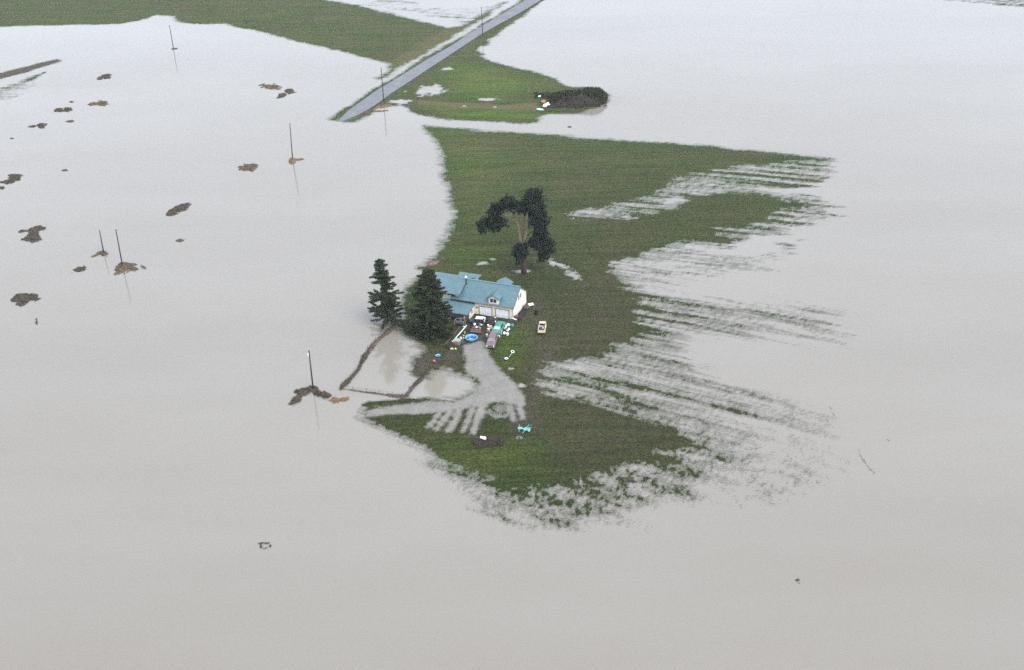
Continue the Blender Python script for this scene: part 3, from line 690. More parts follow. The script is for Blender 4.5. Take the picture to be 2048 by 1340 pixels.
# ------------------------------------------------------------------ utility poles
def upole(base_px, top_px, hgt, label, insul=False, arm=False, r0=.17):
    b_ = V(base_px[0], base_px[1], 0.0); root = thing('utility_pole', label, 'utility pole', b_, 0, 'utility poles standing in the flood')
    # lean read from where the top stands against the sky line of sight
    tp = V(top_px[0], top_px[1], hgt); lx = max(-.6, min(.6, tp.x-b_.x))
    MB().tube([(0, 0, -1.5), (lx*.5, 0, hgt*.5), (lx, 0, hgt)], [r0, r0*.85, r0*.68], 8).build('shaft', m_wood, root, smooth=True)
    if insul:
        MB().lathe((lx-.26, -.05, hgt-1.35), [(.05, 0), (.15, .06), (.16, .55), (.06, .66)], 10).build('transformer', M('pale_grey_enamel', (.62, .64, .68), .5), root)
        MB().lathe((lx, 0, hgt), [(.04, 0), (.06, .1), (.03, .22)], 8).build('insulator', m_white, root)
    else: MB().lathe((lx, 0, hgt), [(.04, 0), (.06, .1), (.03, .22)], 8).build('insulator', m_white if hgt > 8.5 else m_wood, root)
    return root, b_+Vector((lx, 0, hgt))
def hfor(b, t):                     # height of a plumb pole whose foot and head project where the photo shows them
    best = None
    for i in range(40, 160):
        h = i*.1; p = V(t[0], t[1], h); q = V(b[0], b[1]); e = abs(p.y-q.y)
        if best is None or e < best[0]: best = (e, h)
    return best[1]
UP = [((346.8,97.1),(338.8,50.1),'thin short utility pole farthest from the house, below the top left field',False),
 ((767.6,204),(762,134.1),'dark utility pole beside the drowned end of the road',False),
 ((585.1,319.5),(579.5,246.1),'lone utility pole in open water between the road end and the house',False),
 ((965.7,72.6),(962.8,13.4),'utility pole on the grass verge at the upper stretch of the road',False),
 ((626.4,780.3),(617.7,700.1),'nearest utility pole with a white fitting near its top, on dark debris',True),
 ((245.0,532.5),(231.2,458.4),'taller right one of the two poles close together at the left',False),
 ((207.4,506),(198.9,461.3),'shorter left one of the two poles close together at the left',False)]
tops = []
for bpx, tpx, lb, ins in UP: tops.append(upole(bpx, tpx, hfor(bpx, tpx), lb, ins)[1])
def wire(a, b_, sag, name, label, r_=.012):
    pts = [a.lerp(b_, k/24)-Vector((0, 0, sag*4*(k/24)*(1-k/24))) for k in range(25)]
    o_ = MB().tube(pts, r_, 4).build(name, M('pale_cable', (.22, .22, .23), .6)); return tag(o_, label, 'power line')
hp = house.matrix_world
hw = O + Vector((math.cos(-PSI)*-17.0 - math.sin(-PSI)*0, math.sin(-PSI)*-17.0, 5.4))
wire(tops[4]+Vector((0, 0, -.9)), hw, .9, 'service_cable', 'thin service cable running from the nearest pole to the house')
wire(tops[1]+Vector((0, 0, .1)), tops[2]+Vector((0, 0, .1)), 1.1, 'power_line', 'thin power line from the drowned road end pole to the lone water pole')
wire(tops[3]+Vector((0, 0, .1)), tops[1]+Vector((0, 0, .1)), 1.1, 'power_line', 'thin power line along the road between its two poles')
wire(tops[2]+Vector((0, 0, .1)), tops[4]+Vector((0, 0, .1)), 1.6, 'power_line', 'long thin power line from the lone water pole to the nearest pole')

# ------------------------------------------------------------------ floating debris mats
def mound(name, blobs, hgt, mat, label, cat='debris mat', group='debris mats floating in the flood', seed=1, straw=1.0, cell=.16, z=0.0, leafy=None):
    cx = sum(b_[0] for b_ in blobs)/len(blobs); cy = sum(b_[1] for b_ in blobs)/len(blobs)
    c = V(cx, cy); E = []
    for bx, by, rx, ry, rot in blobs:
        p = V(bx, by); a = R(rot)
        ex = V(bx+math.cos(a)*rx, by-math.sin(a)*rx)-p; ey = V(bx+math.sin(a)*ry, by+math.cos(a)*ry)-p
        m = np.linalg.inv(np.array([[ex.x, ey.x], [ex.y, ey.y]])); E.append((p, m))
    ext = max(max(abs(V(b_[0]+s_*b_[2], b_[1]+u_*max(b_[3], b_[2]*abs(math.sin(R(b_[4])))))[k]-c[k]) for k in (0, 1)) for b_ in blobs for s_ in (-1, 1) for u_ in (-1, 1))*1.25+.5
    n_ = min(150, max(14, int(2*ext/cell))); g = np.linspace(-ext, ext, n_); gx, gy = np.meshgrid(g+c.x, g+c.y)
    fld = np.full(gx.shape, -9.)
    for p, m in E:
        u_ = m[0, 0]*(gx-p.x)+m[0, 1]*(gy-p.y); v_ = m[1, 0]*(gx-p.x)+m[1, 1]*(gy-p.y); fld = np.maximum(fld, 1.1-np.sqrt(u_*u_+v_*v_))
    sz = max(.35, ext/4)
    fld = fld + .55*fbm(gx/sz+seed*3.1, gy/sz, 4, seed) + .12*fbm(gx/.3, gy/.3, 2, seed+9)
    zz = np.clip(fld, -.2, .75)**1 * hgt*(.8+.5*fbm(gx/.5, gy/.5, 3, seed+20))
    zz = np.where(fld > 0, np.maximum(zz, 0)+.03, -.15)
    keep = (fld > -.12).ravel()
    o_, used = mesh_from_grid(name, (gx-c.x).ravel(), (gy-c.y).ravel(), zz.ravel(), n_, n_, keep)
    me = o_.data; mb = MB(); rr = random.Random(seed)
    cand = np.argwhere((fld > -.10)); 
    ns = int(min(900, len(cand)*.9)*straw)
    for _ in range(ns):
        j, i = cand[rr.randrange(len(cand))]; p = Vector((gx[j, i]-c.x, gy[j, i]-c.y, zz[j, i]))
        a = rr.gauss(.35, .9); ln = rr.uniform(.25, .8)*(1 if ext > 1.5 else .6); d = Vector((math.cos(a), math.sin(a), rr.uniform(-.05, .25)))*ln; w_ = Vector((-math.sin(a), math.cos(a), 0))*.035
        k = len(mb.v); mb.v += [tuple(p-d*.5-w_), tuple(p-d*.5+w_), tuple(p+d*.5+Vector((0, 0, .08)))]; mb.f.append((k, k+1, k+2))
    me.materials.append(mat); o_.location = (c.x, c.y, z)
    if mb.v:
        bm = bmesh.new(); bm.from_mesh(me); 
        vs = [bm.verts.new(v) for v in mb.v]
        for f_ in mb.f: bm.faces.new([vs[k] for k in f_])
        bm.to_mesh(me); bm.free()
    return tag(o_, label, cat, group)
D = 'debris_mat'
mats = [
 ([(214,153,9,4,0),(201,156,7,3,20)], .4, m_straw3, 'small wing shaped debris mat, highest of those at the upper left'),
 ([(143.5,204,4,1.6,0)], .2, m_straw3, 'tiny dark debris speck just above the long flat mat at the upper left'),
 ([(117,220.5,9,3.2,0),(136,219.5,9,4,0)], .4, m_straw3, 'long flat two part debris mat at the upper left'),
 ([(188,208,11,2.6,8),(205,206.5,10,5,0)], .5, m_straw, 'reddish debris mat right of the long flat one at the upper left'),
 ([(140,242.7,7,2.4,5)], .25, m_straw, 'tiny reddish debris patch below the long flat mat at the upper left'),
 ([(82,252,7,5,0),(66,253,10,1.8,5),(90,250,5,1.4,30)], .5, m_straw3, 'round debris clump with two thin pointed tails'),
 ([(24,277,3.5,1.3,0)], .15, m_straw, 'tiny speck of debris above the double mat at the left edge'),
 ([(130,340.5,5,2.2,0)], .2, m_straw, 'tiny pale debris patch alone in the water between the upper and lower left mats'),
 ([(28,356,14,6,8),(16,364,12,4,5)], .6, m_straw3, 'double brown debris mat near the left edge'),
 ([(3,376,5,2.8,10)], .3, m_straw3, 'small debris scrap at the very left edge under the double mat'),
 ([(361,417,17,6.5,22),(344,425,12,5.5,25)], .7, m_straw3, 'oblong diagonal debris mat left of the two middle poles and above them'),
 ([(72,459,16,5.5,8),(45,463,11,2.2,8),(70,470,12,6,0),(64,478,15,6,5)], .6, m_straw3, 'dark hourglass shaped debris mat near the left edge'),
 ([(360,481,8,2.4,12)], .2, m_straw, 'faint thin debris scrap below the oblong diagonal mat'),
 ([(206,507,10,5,0),(193,510,8,2,15)], .6, m_straw, 'straw clump around the foot of the shorter left pole', ),
 ([(248,536,14,8,0),(262,531,13,3.5,12),(238,544,11,3,25),(268,539,10,3,8),(285,534,7,1.5,-20)], .7, m_straw, 'spread straw mat around the foot of the taller left pole'),
 ([(161,538.5,14,4.6,14)], .5, m_straw3, 'small slanted debris mat left of the two close poles'),
 ([(50,597,24,9,10),(44,605,14,6,0),(66,592,12,4,5)], .8, m_straw3, 'large brown debris mat at the left edge, lowest of the left ones'),
 ([(73,640,2,4,0),(74,646,2,4,20)], .2, m_straw3, 'tiny twig sticking up below the large brown mat'),
 ([(542,174,18,5.5,-5)], .5, m_straw, 'left of the two neighbouring debris mats in the water west of the road'),
 ([(579,184,11,4.8,5),(566,190,10,4.5,25)], .45, m_straw3, 'pale grey debris mat, right of the two neighbouring ones west of the road'),
 ([(497,335,15,6.5,8),(508,332,10,3,0)], .6, m_straw, 'single brown debris mat left of the lone pole in open water'),
 ([(585,321.5,6.5,5,0),(597,319,9,1.4,4)], .5, m_straw2, 'tan straw clump at the foot of the lone pole in open water'),
 ([(612,783,20,7,8),(636,788,13,5,-18),(650,792,9,5,-10),(595,797,12,5,40),(590,805,12,3,20),(622,779,12,5,0)], 1.0, m_straw3, 'largest dark debris mound, around the foot of the nearest pole'),
 ([(672,801,9,5,0),(687,799,10,3.6,8)], .45, m_straw2, 'small orange brown straw mat right of the nearest pole'),
 ([(528,1086.5,12,1.6,0),(522,1092,2.2,5,20),(540,1092,2,5,-20),(531,1097,5,1.2,20)], .25, m_straw3, 'thin twiggy debris alone in the open water at the lower left'),
 ([(1594.5,1160,4,2.6,0),(1598,1164,4,.9,-45)], .25, m_straw3, 'tiny dark twig alone in the water at the lower right'),
 ([(1255,960,14,3.6,-10),(1268,963,6,1.8,-10)], .45, m_straw3, 'long brown driftwood like clump in the flooded grass at the island foot'),
 ([(349,97.5,6,1.6,5)], .25, m_straw, 'little straw patch at the foot of the farthest pole'),
 ([(735,226,6.5,3.6,0)], .5, m_straw, 'brown clump at the road edge beside the drowned road end'),
 ([(770,212,12,3,15),(765,222,14,1.2,4),(756,214,7,2,30)], .35, m_straw2, 'reddish weeds and straw around the pole at the drowned road end'),
 ([(1139.5,254,3.2,1.6,0)], .2, m_straw, 'tiny debris speck in the water south of the brush heap'),
 ([(1776,880,4.5,1.2,-40)], .15, m_straw3, 'tiny dark stick in the open water at the far right'),
 ([(868,527,11,4.5,12)], .55, M('pink_brown_soil', (.20, .12, .095), .9, .4, 2), 'pinkish brown soil pile at the shore behind the house'),
]
for i, e in enumerate(mats): mound(D, e[0], e[1], e[2], e[3], seed=i+3, straw=1.0)
for i, (bl, lb) in enumerate(((([(1718,903,6,2.5,-70),(1722,912,7,2.2,-55),(1729,924,9,2.4,-55),(1738,935,9,2.2,-50),(1747,944,8,1.6,-40)]), 'faint brown scum trail drifting in the water at the right'),
      (([(1662,817,6,1.6,-60),(1667,828,9,1.4,-60)]), 'faint short scum streak above the long scum trail'))):
    mound('floating_scum', bl, .02, M('thin_scum', (.17, .145, .135), .6, .2, 2), lb, 'scum', 'scum trails on the flood', seed=60+i, straw=.25, cell=.22)

# ------------------------------------------------------------------ brush heap at the end of the north track
hb = V(1145, 205)
heap = thing('brush_heap', 'large dark heap of brush and soil at the tip of the northern grass', 'heap', (hb.x, hb.y, 0))
k = mppx(1145, 200)
def hl(px, py): v = V(px, py); return (v.x-hb.x, v.y-hb.y)
mb = MB(); rr = random.Random(9)
for px, py, wx, wy, hz in ((1165,205,16,22,4.0),(1145,207,14,20,3.2),(1190,200,12,18,3.2),(1120,209,12,16,2.2),(1205,196,5,10,2.0),(1100,212,7,12,1.1)):
    x, y = hl(px, py); mb.lump((x, y, 0), (wx*.72, wy*.62, hz*2*.82), int(px), 18, 12, amp=.16)
mb.build('soil_core', m_soil, heap, smooth=True)
mb = MB()
for _ in range(1100):
    px = rr.uniform(1100, 1212); tt = (px-1082)/130; hh = (4.2+1.3*math.exp(-((tt-.55)/.16)**2))*max(.02, 1-(2*tt-1.05)**4)**.5*(.8+.2*math.sin(tt*9))*min(1, .35+tt*1.6)
    py = 207 - 6*tt + rr.gauss(0, 4.5); x, y = hl(px, py); q = abs(py-(207-6*tt))/11
    zz = max(.2, hh*1.05*(1-min(1, q*q))*rr.uniform(.75, 1.1)); leaf_faces(mb, (x, y, zz), 14, (.55, .55, .35), .38, rr)
mb.build('brush', m_scrub, heap, fix=False)
mb = MB()
for _ in range(110):
    px = rr.uniform(1090, 1208); x, y = hl(px, 206+rr.gauss(0, 4)); a = rr.uniform(0, 6.28); ln = rr.uniform(.8, 2.2); z_ = rr.uniform(1.0, 3.2)
    mb.tube([(x, y, z_), (x+math.cos(a)*ln, y+math.sin(a)*ln, z_+rr.uniform(-.2, .9))], [.05, .02], 4, False)
mb.build('twigs', m_bark, heap)['kind'] = 'stuff'
mb = MB()
for _ in range(150):
    px = rr.uniform(1070, 1108); py = rr.uniform(188, 199); p = V(px, py); leaf_faces(mb, (p.x-hb.x, p.y-hb.y, rr.uniform(.2, .6)), 10, (.6, .6, .4), .35, rr)
mb.build('brush', m_scrub, heap, fix=False)
JW = [((1087,206.5),1.5,.9,.8,M('orange_plastic', (.42,.17,.08),.6),'orange rusty drum at the brush heap'),
      ((1094,212),2.2,1.0,.6,m_white,'long white tank half under the brush heap'),((1090,214.5),1.3,.8,.5,M('cream_plastic',(.55,.48,.4)),'cream coloured scrap left of the long white tank'),
      ((1099,209),1.7,.8,.6,m_white,'white box resting above the long white tank'),((1111.5,213.5),1.1,.6,.4,m_white,'small white panel lying right of the tank'),
      ((1117,214),.9,.6,.4,M('grey_scrap',(.4,.42,.44)),'pale grey scrap rightmost beside the brush heap'),((1080,220),2.4,.8,.3,M('pale_blue_sheet',(.42,.58,.66)),'pale blue sheet at the water edge by the brush heap'),
      ((1079,195),.8,.6,.5,m_white,'small white tub on the grass above the brush heap rubbish')]
for i, (pp_, wx, wy, hz, m_, lb) in enumerate(JW):
    p = G(*pp_); o_ = MB().lump((0, 0, hz*.6), (wx*1.25, wy*1.9, hz*1.3), 90+i, 10, 6, rz=.5-.2*i, amp=.18).build(['rusty_drum','tank','plastic_scrap','white_box','fallen_sheet','metal_scrap','plastic_sheet','plastic_tub'][i], m_)
    o_.location = (p.x, p.y, p.z+.05); tag(o_, lb, 'rubbish', 'rubbish at the brush heap')

# ------------------------------------------------------------------ yard fence with caught flood wrack
FN = [(803,641),(789,652),(774,664),(752,684),(736,703),(722,727),(716,741),(701,758),(684,775),(681,779),(706,783),(733,786),(760,790),(785,794),(806,797),(815,794),(826,777),(838,760),(855,743),(868,726),(874,714)]
FW = [V(*p) for p in FN]
fence = thing('wire_fence', 'wire yard fence ringing the flooded corner in front of the trees', 'fence', FW[9])
fo = FW[9]; d = 0; posts = []
for i in range(len(FW)-1):
    L_ = (FW[i+1]-FW[i]).length; n_ = max(1, round(L_/2.2))
    for k_ in range(n_): posts.append(FW[i].lerp(FW[i+1], k_/n_))
for p in posts: 
    q = p-fo; MB().tube([(q.x, q.y, -.5), (q.x+random.uniform(-.08, .08), q.y, 1.25+random.uniform(-.1, .15))], [.05, .04], 5).build('fence_post', m_oldwood, fence)
mb = MB()
for zz in (.15, .45, .75, 1.05):
    mb.tube([(p.x-fo.x, p.y-fo.y, zz) for p in posts], .014, 3, False)
for i in range(len(posts)-1):
    for k_ in range(5):
        p = posts[i].lerp(posts[i+1], (k_+.5)/5)-fo; mb.tube([(p.x, p.y, 0), (p.x, p.y, 1.05)], .008, 3, False)
mb.build('wire_mesh', m_dark, fence)
# wrack (matted straw) lodged along it
def seg_blobs(pts, w0, w1):
    out = []; n_ = len(pts)-1
    for i in range(n_):
        (x0, y0), (x1, y1) = pts[i], pts[i+1]; ww = w0+(w1-w0)*i/max(1, n_-1); m_ = max(1, int(math.hypot(x1-x0, y1-y0)/7))
        for k_ in range(m_):
            t_ = (k_+.5)/m_; out.append((x0+(x1-x0)*t_, y0+(y1-y0)*t_, math.hypot(x1-x0, y1-y0)/m_*.8, ww, -math.degrees(math.atan2(y1-y0, x1-x0))))
    return out
GW = 'flood wrack lodged along the yard fence'
m_wr = M('grey_brown_wrack', (.13, .10, .085), .95, .45, 2.5, spec=.1, dirt=(.07, .055, .045))
mound('flood_wrack', seg_blobs([(802,642),(789,653),(774,665),(752,685),(738,702)], 3.2, 4.6), .35, m_wr, 'grey brown wrack along the upper left side of the yard fence', 'flood wrack', GW, seed=71)
mound('flood_wrack', seg_blobs([(738,702),(728,716),(722,728),(717,740),(701,758)], 4.0, 2.6), .55, m_straw3, 'narrow dark wrack on the middle left side of the yard fence', 'flood wrack', GW, seed=72)
mound('flood_wrack', seg_blobs([(701,758),(690,768),(682,778)], 4.0, 3.4), .7, m_straw3, 'dark wrack clump at the left corner of the yard fence', 'flood wrack', GW, seed=73)
mound('flood_wrack', seg_blobs([(684,777),(720,783),(760,788),(785,792)], .9, 1.6), .22, m_wr, 'thin wrack line along the near side of the yard fence', 'flood wrack', GW, seed=74)
mound('flood_wrack', seg_blobs([(775,790),(800,793),(812,793),(818,785),(826,776)], 3.0, 4.0), .35, m_wr, 'wrack bunched at the near right corner of the yard fence', 'flood wrack', GW, seed=75)
mound('flood_wrack', seg_blobs([(826,776),(833,766),(843,757)], 3.2, 4), .4, m_straw3, 'wrack on the right side of the yard fence below the muddy bank', 'flood wrack', GW, seed=76)

# ------------------------------------------------------------------ vehicles
def loft(st):       # stations: (y, half width, z0, z1, shoulder inset)
    mb = MB(); n_ = 8
    for y, hw_, a, b_, ins in st:
        mb.v += [(-hw_*.94, y, a), (-hw_, y, a+(b_-a)*.45), (-hw_*.97, y, b_-.06), (-(hw_-ins), y, b_), (hw_-ins, y, b_), (hw_*.97, y, b_-.06), (hw_, y, a+(b_-a)*.45), (hw_*.94, y, a)]
    for i in range(len(st)-1):
        for k_ in range(n_): mb.f.append((i*n_+k_, i*n_+(k_+1) % n_, (i+1)*n_+(k_+1) % n_, (i+1)*n_+k_))
    mb.f += [tuple(range(n_)), tuple(reversed(range((len(st)-1)*n_, len(st)*n_)))]
    return mb
def wheels(root, hw_, ys, r_=.33, rim=None):
    for y in ys:
        for s_ in (-1, 1):
            rot = Matrix.Rotation(math.pi/2, 3, 'Y')
            w_ = MB().lathe((s_*(hw_-.1), y, r_), [(r_*.55, -.11), (r_*.95, -.10), (r_, -.05), (r_, .05), (r_*.95, .10), (r_*.55, .11)], 16, rot=rot).build('wheel', m_tyre, root, smooth=True)
            MB().lathe((s_*(hw_+.0), y, r_), [(r_*.15, -.03), (r_*.55, -.02), (r_*.5, .03), (r_*.12, .04)], 12, rot=rot).build('rim', rim or m_chrome, w_)
def glass_box(name, y0, y1, y2, y3, hb_, ht, z0_, z1_, body, root):
    # cabin: y0..y3 at the belt, y1..y2 at the roof
    v = [(-hb_, y0, z0_), (hb_, y0, z0_), (hb_, y3, z0_), (-hb_, y3, z0_), (-ht, y1, z1_), (ht, y1, z1_), (ht, y2, z1_), (-ht, y2, z1_)]
    cab = MB().add(v, [(0, 1, 5, 4), (1, 2, 6, 5), (2, 3, 7, 6), (3, 0, 4, 7), (4, 5, 6, 7)]).build('cabin', body, root)
    def pane(a, b_, c_, d_, off, nm):
        q = [Vector(v[i]) for i in (a, b_, c_, d_)]; c0 = sum(q, Vector())/4; q = [c0+(p-c0)*.82 for p in q]; n_ = (q[1]-q[0]).cross(q[3]-q[0]).normalized()
        if n_.dot(c0-Vector((0, (y1+y2)/2, z0_))) < 0: n_ = -n_
        MB().add([p+n_*.012 for p in q], [(0, 1, 2, 3)]).build(nm, m_glass if nm != 'windscreen' else M('windscreen_glass', (.16, .21, .22), .15, .2, 3, spec=.5), root)
    pane(0, 1, 5, 4, 1, 'rear_window' if name == 'rear' else 'windscreen'); pane(2, 3, 7, 6, 1, 'windscreen'); pane(1, 2, 6, 5, 1, 'side_window'); pane(3, 0, 4, 7, 1, 'side_window')
    MB().box((0, (y1+y2)/2, z1_+.02), (ht*2+.04, y2-y1+.06, .05), top=.94).build('car_roof', body, root)
    return cab
# lavender wagon facing the camera: local +y is its front, rotated to point back at us
def place(px, py): return G(px, py)
lav = M('faded_lavender_paint', (.20, .125, .14), .6, .25, 3, dirt=(.13, .095, .095))
p = place(984.5, 686)
car = thing('station_wagon', 'faded purple brown old station wagon at the right of the gravel drive', 'car', p, R(180-9))
st = [(-2.55, .88, .35, .86, .08), (-2.4, .95, .28, .98, .08), (-.2, .97, .28, .98, .08), (.9, .97, .28, .98, .1), (2.2, .93, .3, .88, .12), (2.5, .88, .38, .78, .12)]
loft(st).build('body', lav, car, smooth=False)
glass_box('w', -2.45, -2.2, .45, 1.05, .88, .70, .98, 1.42, lav, car)
MB().box((0, 2.58, .48), (1.9, .14, .16)).build('bumper', m_chrome, car); MB().box((0, -2.6, .48), (1.85, .14, .16)).build('bumper', m_chrome, car)
for s_ in (-1, 1): MB().lathe((s_*.68, 2.53, .68), [(.05, -.02), (.13, 0), (.11, .05)], 12, rot=Matrix.Rotation(-math.pi/2, 3, 'X')).build('headlight', m_white, car)
MB().box((0, 2.52, .67), (1.05, .04, .16)).build('grille', m_dark, car)
wheels(car, .95, (-1.55, 1.6))
# green sedan, tail towards us, nose to the garage
grn = M('old_green_paint', (.045, .21, .155), .5, .2, 3, dirt=(.11, .27, .215))
p = place(997.5, 660.5)
car = thing('green_car', 'old turquoise green sedan parked nose to the garage in front of the right door', 'car', p, R(-17))
st = [(-2.6, .86, .40, .82, .10), (-2.45, .92, .32, .93, .08), (-.95, .95, .28, .97, .08), (1.0, .95, .28, .97, .08), (2.3, .92, .3, .92, .12), (2.55, .86, .38, .82, .12)]
loft(st).build('body', grn, car)
glass_box('rear', -1.35, -.75, .65, 1.1, .84, .66, .97, 1.40, grn, car)
MB().box((0, -2.66, .50), (1.85, .13, .15)).build('bumper', m_chrome, car); MB().box((0, 2.62, .50), (1.85, .13, .15)).build('bumper', m_chrome, car)
for s_ in (-1, 1): MB().box((s_*.68, -2.62, .72), (.28, .05, .12)).build('tail_light', M('red_lens', (.25, .03, .02), .4), car)
MB().add([(-.70, -1.42, 1.0), (.70, -1.42, 1.0), (.60, -.76, 1.385), (-.60, -.76, 1.385)], [(0, 1, 2, 3)]).build('window_frame', M('pale_green', (.33, .45, .42), .5), car).location = (0, -.02, .0)
wheels(car, .93, (-1.6, 1.55))
# white cab pickup with dark flat bed
p = place(957.0, 657)
tr = thing('flatbed_pickup', 'white cab pickup with dark loaded bed backed towards us before the left garage door', 'pickup truck', p, R(-11))
wht = M('white_cab_paint', (.74, .74, .72), .45, .05, 3)
loft([(.7, .93, .5, 1.15, .05), (2.0, .95, .45, 1.18, .05), (3.2, .92, .45, 1.12, .1), (3.45, .86, .5, .95, .1)]).build('body', wht, tr)
glass_box('rear', .75, .85, 1.95, 2.35, .90, .80, 1.15, 1.85, wht, tr)
bed = MB().box((0, -.9, .78), (2.25, 3.2, .14)).build('truck_bed', m_dark, tr)
for s_ in (-1, 1):
    MB().box((s_*1.12, -.9, 1.08), (.07, 3.2, .42)).build('side_rail', m_dark, bed)
MB().box((0, -2.52, 1.0), (2.3, .08, .34)).build('tailgate', M('brown_steel', (.20, .15, .13), .6), bed); MB().box((0, -2.62, .62), (2.3, .2, .16)).build('bumper', M('rusty_bumper', (.26, .17, .14), .6), tr)
MB().box((0, .66, 1.4), (2.2, .08, .9)).build('headboard', m_dark, bed)
wheels(tr, .95, (-1.5, 2.4), .38)
GL_ = 'load in the bed of the white cab pickup'
LOAD = [(-.72,-.35,.55,.6,.6,m_white,'white_bag','big white bag at the left of the pickup bed'),(-.75,-1.55,.6,.35,.3,M('red_crate',(.42,.08,.06)),'red_box','red and white box at the rear left of the pickup bed'),
 (-.1,-1.35,.45,.7,.4,m_white,'white_sack','white sack in the middle rear of the pickup bed'),(.72,-1.6,.5,.45,.35,M('orange_tub',(.62,.24,.05)),'orange_tub','orange tub at the rear right of the pickup bed'),
 (.35,-1.25,.4,.4,.35,M('red_cloth',(.5,.07,.07)),'red_bag','small red bag left of the orange tub'),(.35,.1,.5,.4,.4,M('steel_blue',(.16,.26,.36)),'blue_jug','steel blue jug at the front of the pickup bed'),
 (.75,-.25,.4,.35,.35,m_white,'white_can','small white can at the right of the pickup bed'),(.2,-.6,.5,.45,.3,M('olive_cloth',(.08,.10,.05)),'olive_bundle','olive bundle in the centre of the pickup bed'),
 (-.3,.25,.9,.5,.5,m_black,'black_bag','black bag against the pickup headboard')]
ca, sa = math.cos(R(-11)), math.sin(R(-11))
for i, (x, y, a, b_, c_, m_, nm, lb) in enumerate(LOAD):
    o_ = MB().lump((0, 0, c_*.48), (a, b_, c_), 120+i, 9, 6, amp=.2).build(nm, m_); o_.location = (p.x+x*ca-y*sa, p.y+x*sa+y*ca, p.z+.85); tag(o_, lb, 'load', GL_)
# small yellow pickup
yel = M('cream_yellow_paint', (.64, .54, .34), .55, .1, 3, dirt=(.50, .38, .20))
p = place(1084.5, 660.5)
yt = thing('yellow_pickup', 'small cream yellow pickup with a loaded bed, alone on the grass right of the house', 'pickup truck', p, R(-7))
loft([(-2.1, .74, .42, .84, .05), (-1.95, .78, .36, .88, .03), (.4, .80, .34, .9, .04), (1.3, .80, .34, .92, .06), (2.0, .76, .38, .86, .1), (2.15, .70, .42, .76, .1)]).build('body', yel, yt)
MB().box((0, -.85, .90), (1.26, 1.9, .035)).build('bed_floor', M('bed_dark', (.05, .04, .04), .8), yt)
for s_ in (-1, 1): MB().box((s_*.70, -.85, .99), (.14, 2.1, .22)).build('bed_side', yel, yt)
MB().box((0, -1.97, .92), (1.5, .1, .36)).build('tailgate', M('dull_yellow', (.55, .40, .16), .6, .15, 3), yt)
glass_box('rear', .35, .45, 1.25, 1.6, .76, .66, .9, 1.42, yel, yt)
MB().box((0, -2.14, .46), (1.45, .1, .14)).build('bumper', m_dark, yt)
wheels(yt, .78, (-1.3, 1.35), .3)
ca, sa = math.cos(R(-7)), math.sin(R(-7))
for i, (x, y, a, b_, c_, m_, nm, lb) in enumerate([(-.2,-1.1,.8,.8,.5,M('navy_tarp',(.06,.07,.14)),'tarp','dark blue tarp bundle in the yellow pickup bed'),(.2,-1.0,.5,.5,.45,M('pale_blue_bag',(.32,.42,.55)),'plastic_bag','pale blue bag on top of the yellow pickup load'),
   (-.1,-.25,.9,.25,.25,M('pale_plank',(.42,.38,.33)),'plank','pale plank across the yellow pickup bed'),(.35,-.4,.4,.5,.35,m_rust,'scrap_metal','rusty scrap behind the yellow pickup cab'),(-.45,-.65,.3,.4,.3,M('grey_sack',(.30,.33,.38)),'sack','grey sack at the left of the yellow pickup bed')]):
    o_ = MB().lump((0, 0, c_*.5), (a, b_, c_), 150+i, 9, 6, amp=.25).build(nm, m_); o_.location = (p.x+x*ca-y*sa, p.y+x*sa+y*ca, p.z+.92); tag(o_, lb, 'load', 'load in the bed of the yellow pickup')

# ------------------------------------------------------------------ yard clutter
# paddling pool with toys
p = G(943, 678)
pool = thing('paddling_pool', 'large round blue paddling pool full of toys at the top of the drive', 'paddling pool', p)
MB().lathe((0, 0, 0), [(1.12, 0), (1.2, .05), (1.26, .40), (1.33, .42), (1.30, .46), (1.20, .43), (1.12, .10), (.2, .07)], 32).build('pool_shell', M('pool_blue', (.09, .36, .62), .4, .12, 3), pool, smooth=True)
MB().torus((0, 0, .44), 1.27, .045, n=36).build('pool_rim', M('pool_rim_blue', (.28, .55, .76), .4), pool)
MB().lathe((0, 0, .18), [(1.10, 0), (1.10, .012)], 28).build('pool_water', M('pool_water_blue', (.03, .16, .36), .1), pool)
toys = [(.25,.25,.8,.6,.3,'deep_blue',(.01,.08,.45),'dark blue inflatable in the middle of the paddling pool'),(-.15,-.45,.35,.3,.25,'toy_white',(.6,.6,.65),'white toy at the near side of the paddling pool'),(-.45,-.35,.3,.25,.2,'toy_pink',(.5,.25,.4),'pink toy left of the white toy in the paddling pool'),
 (.75,.1,.35,.4,.3,'toy_black',(.03,.03,.04),'black toy at the right side of the paddling pool'),(-.75,-.1,.35,.3,.2,'toy_dark',(.04,.05,.09),'dark toy at the left side of the paddling pool'),(.3,-.4,.3,.25,.2,'toy_sky',(.12,.4,.6),'sky blue toy at the near right of the paddling pool'),
 (.55,.55,.25,.25,.22,'toy_orange',(.5,.22,.06),'small orange toy at the back of the paddling pool'),(.02,-.2,.3,.2,.2,'toy_red',(.45,.05,.08),'small red toy in the paddling pool beside the white one'),(-.3,.4,.5,.35,.2,'toy_teal',(.05,.3,.5),'teal toy at the back left of the paddling pool')]
for i, (x, y, a, b_, c_, mn, col, lb) in enumerate(toys):
    o_ = MB().lump((0, 0, c_*.4), (a, b_, c_), 170+i, 9, 6, amp=.2).build('toy', cm(mn, col)); o_.location = (p.x+x, p.y+y, p.z+.18); tag(o_, lb, 'toy', 'toys in the paddling pool')
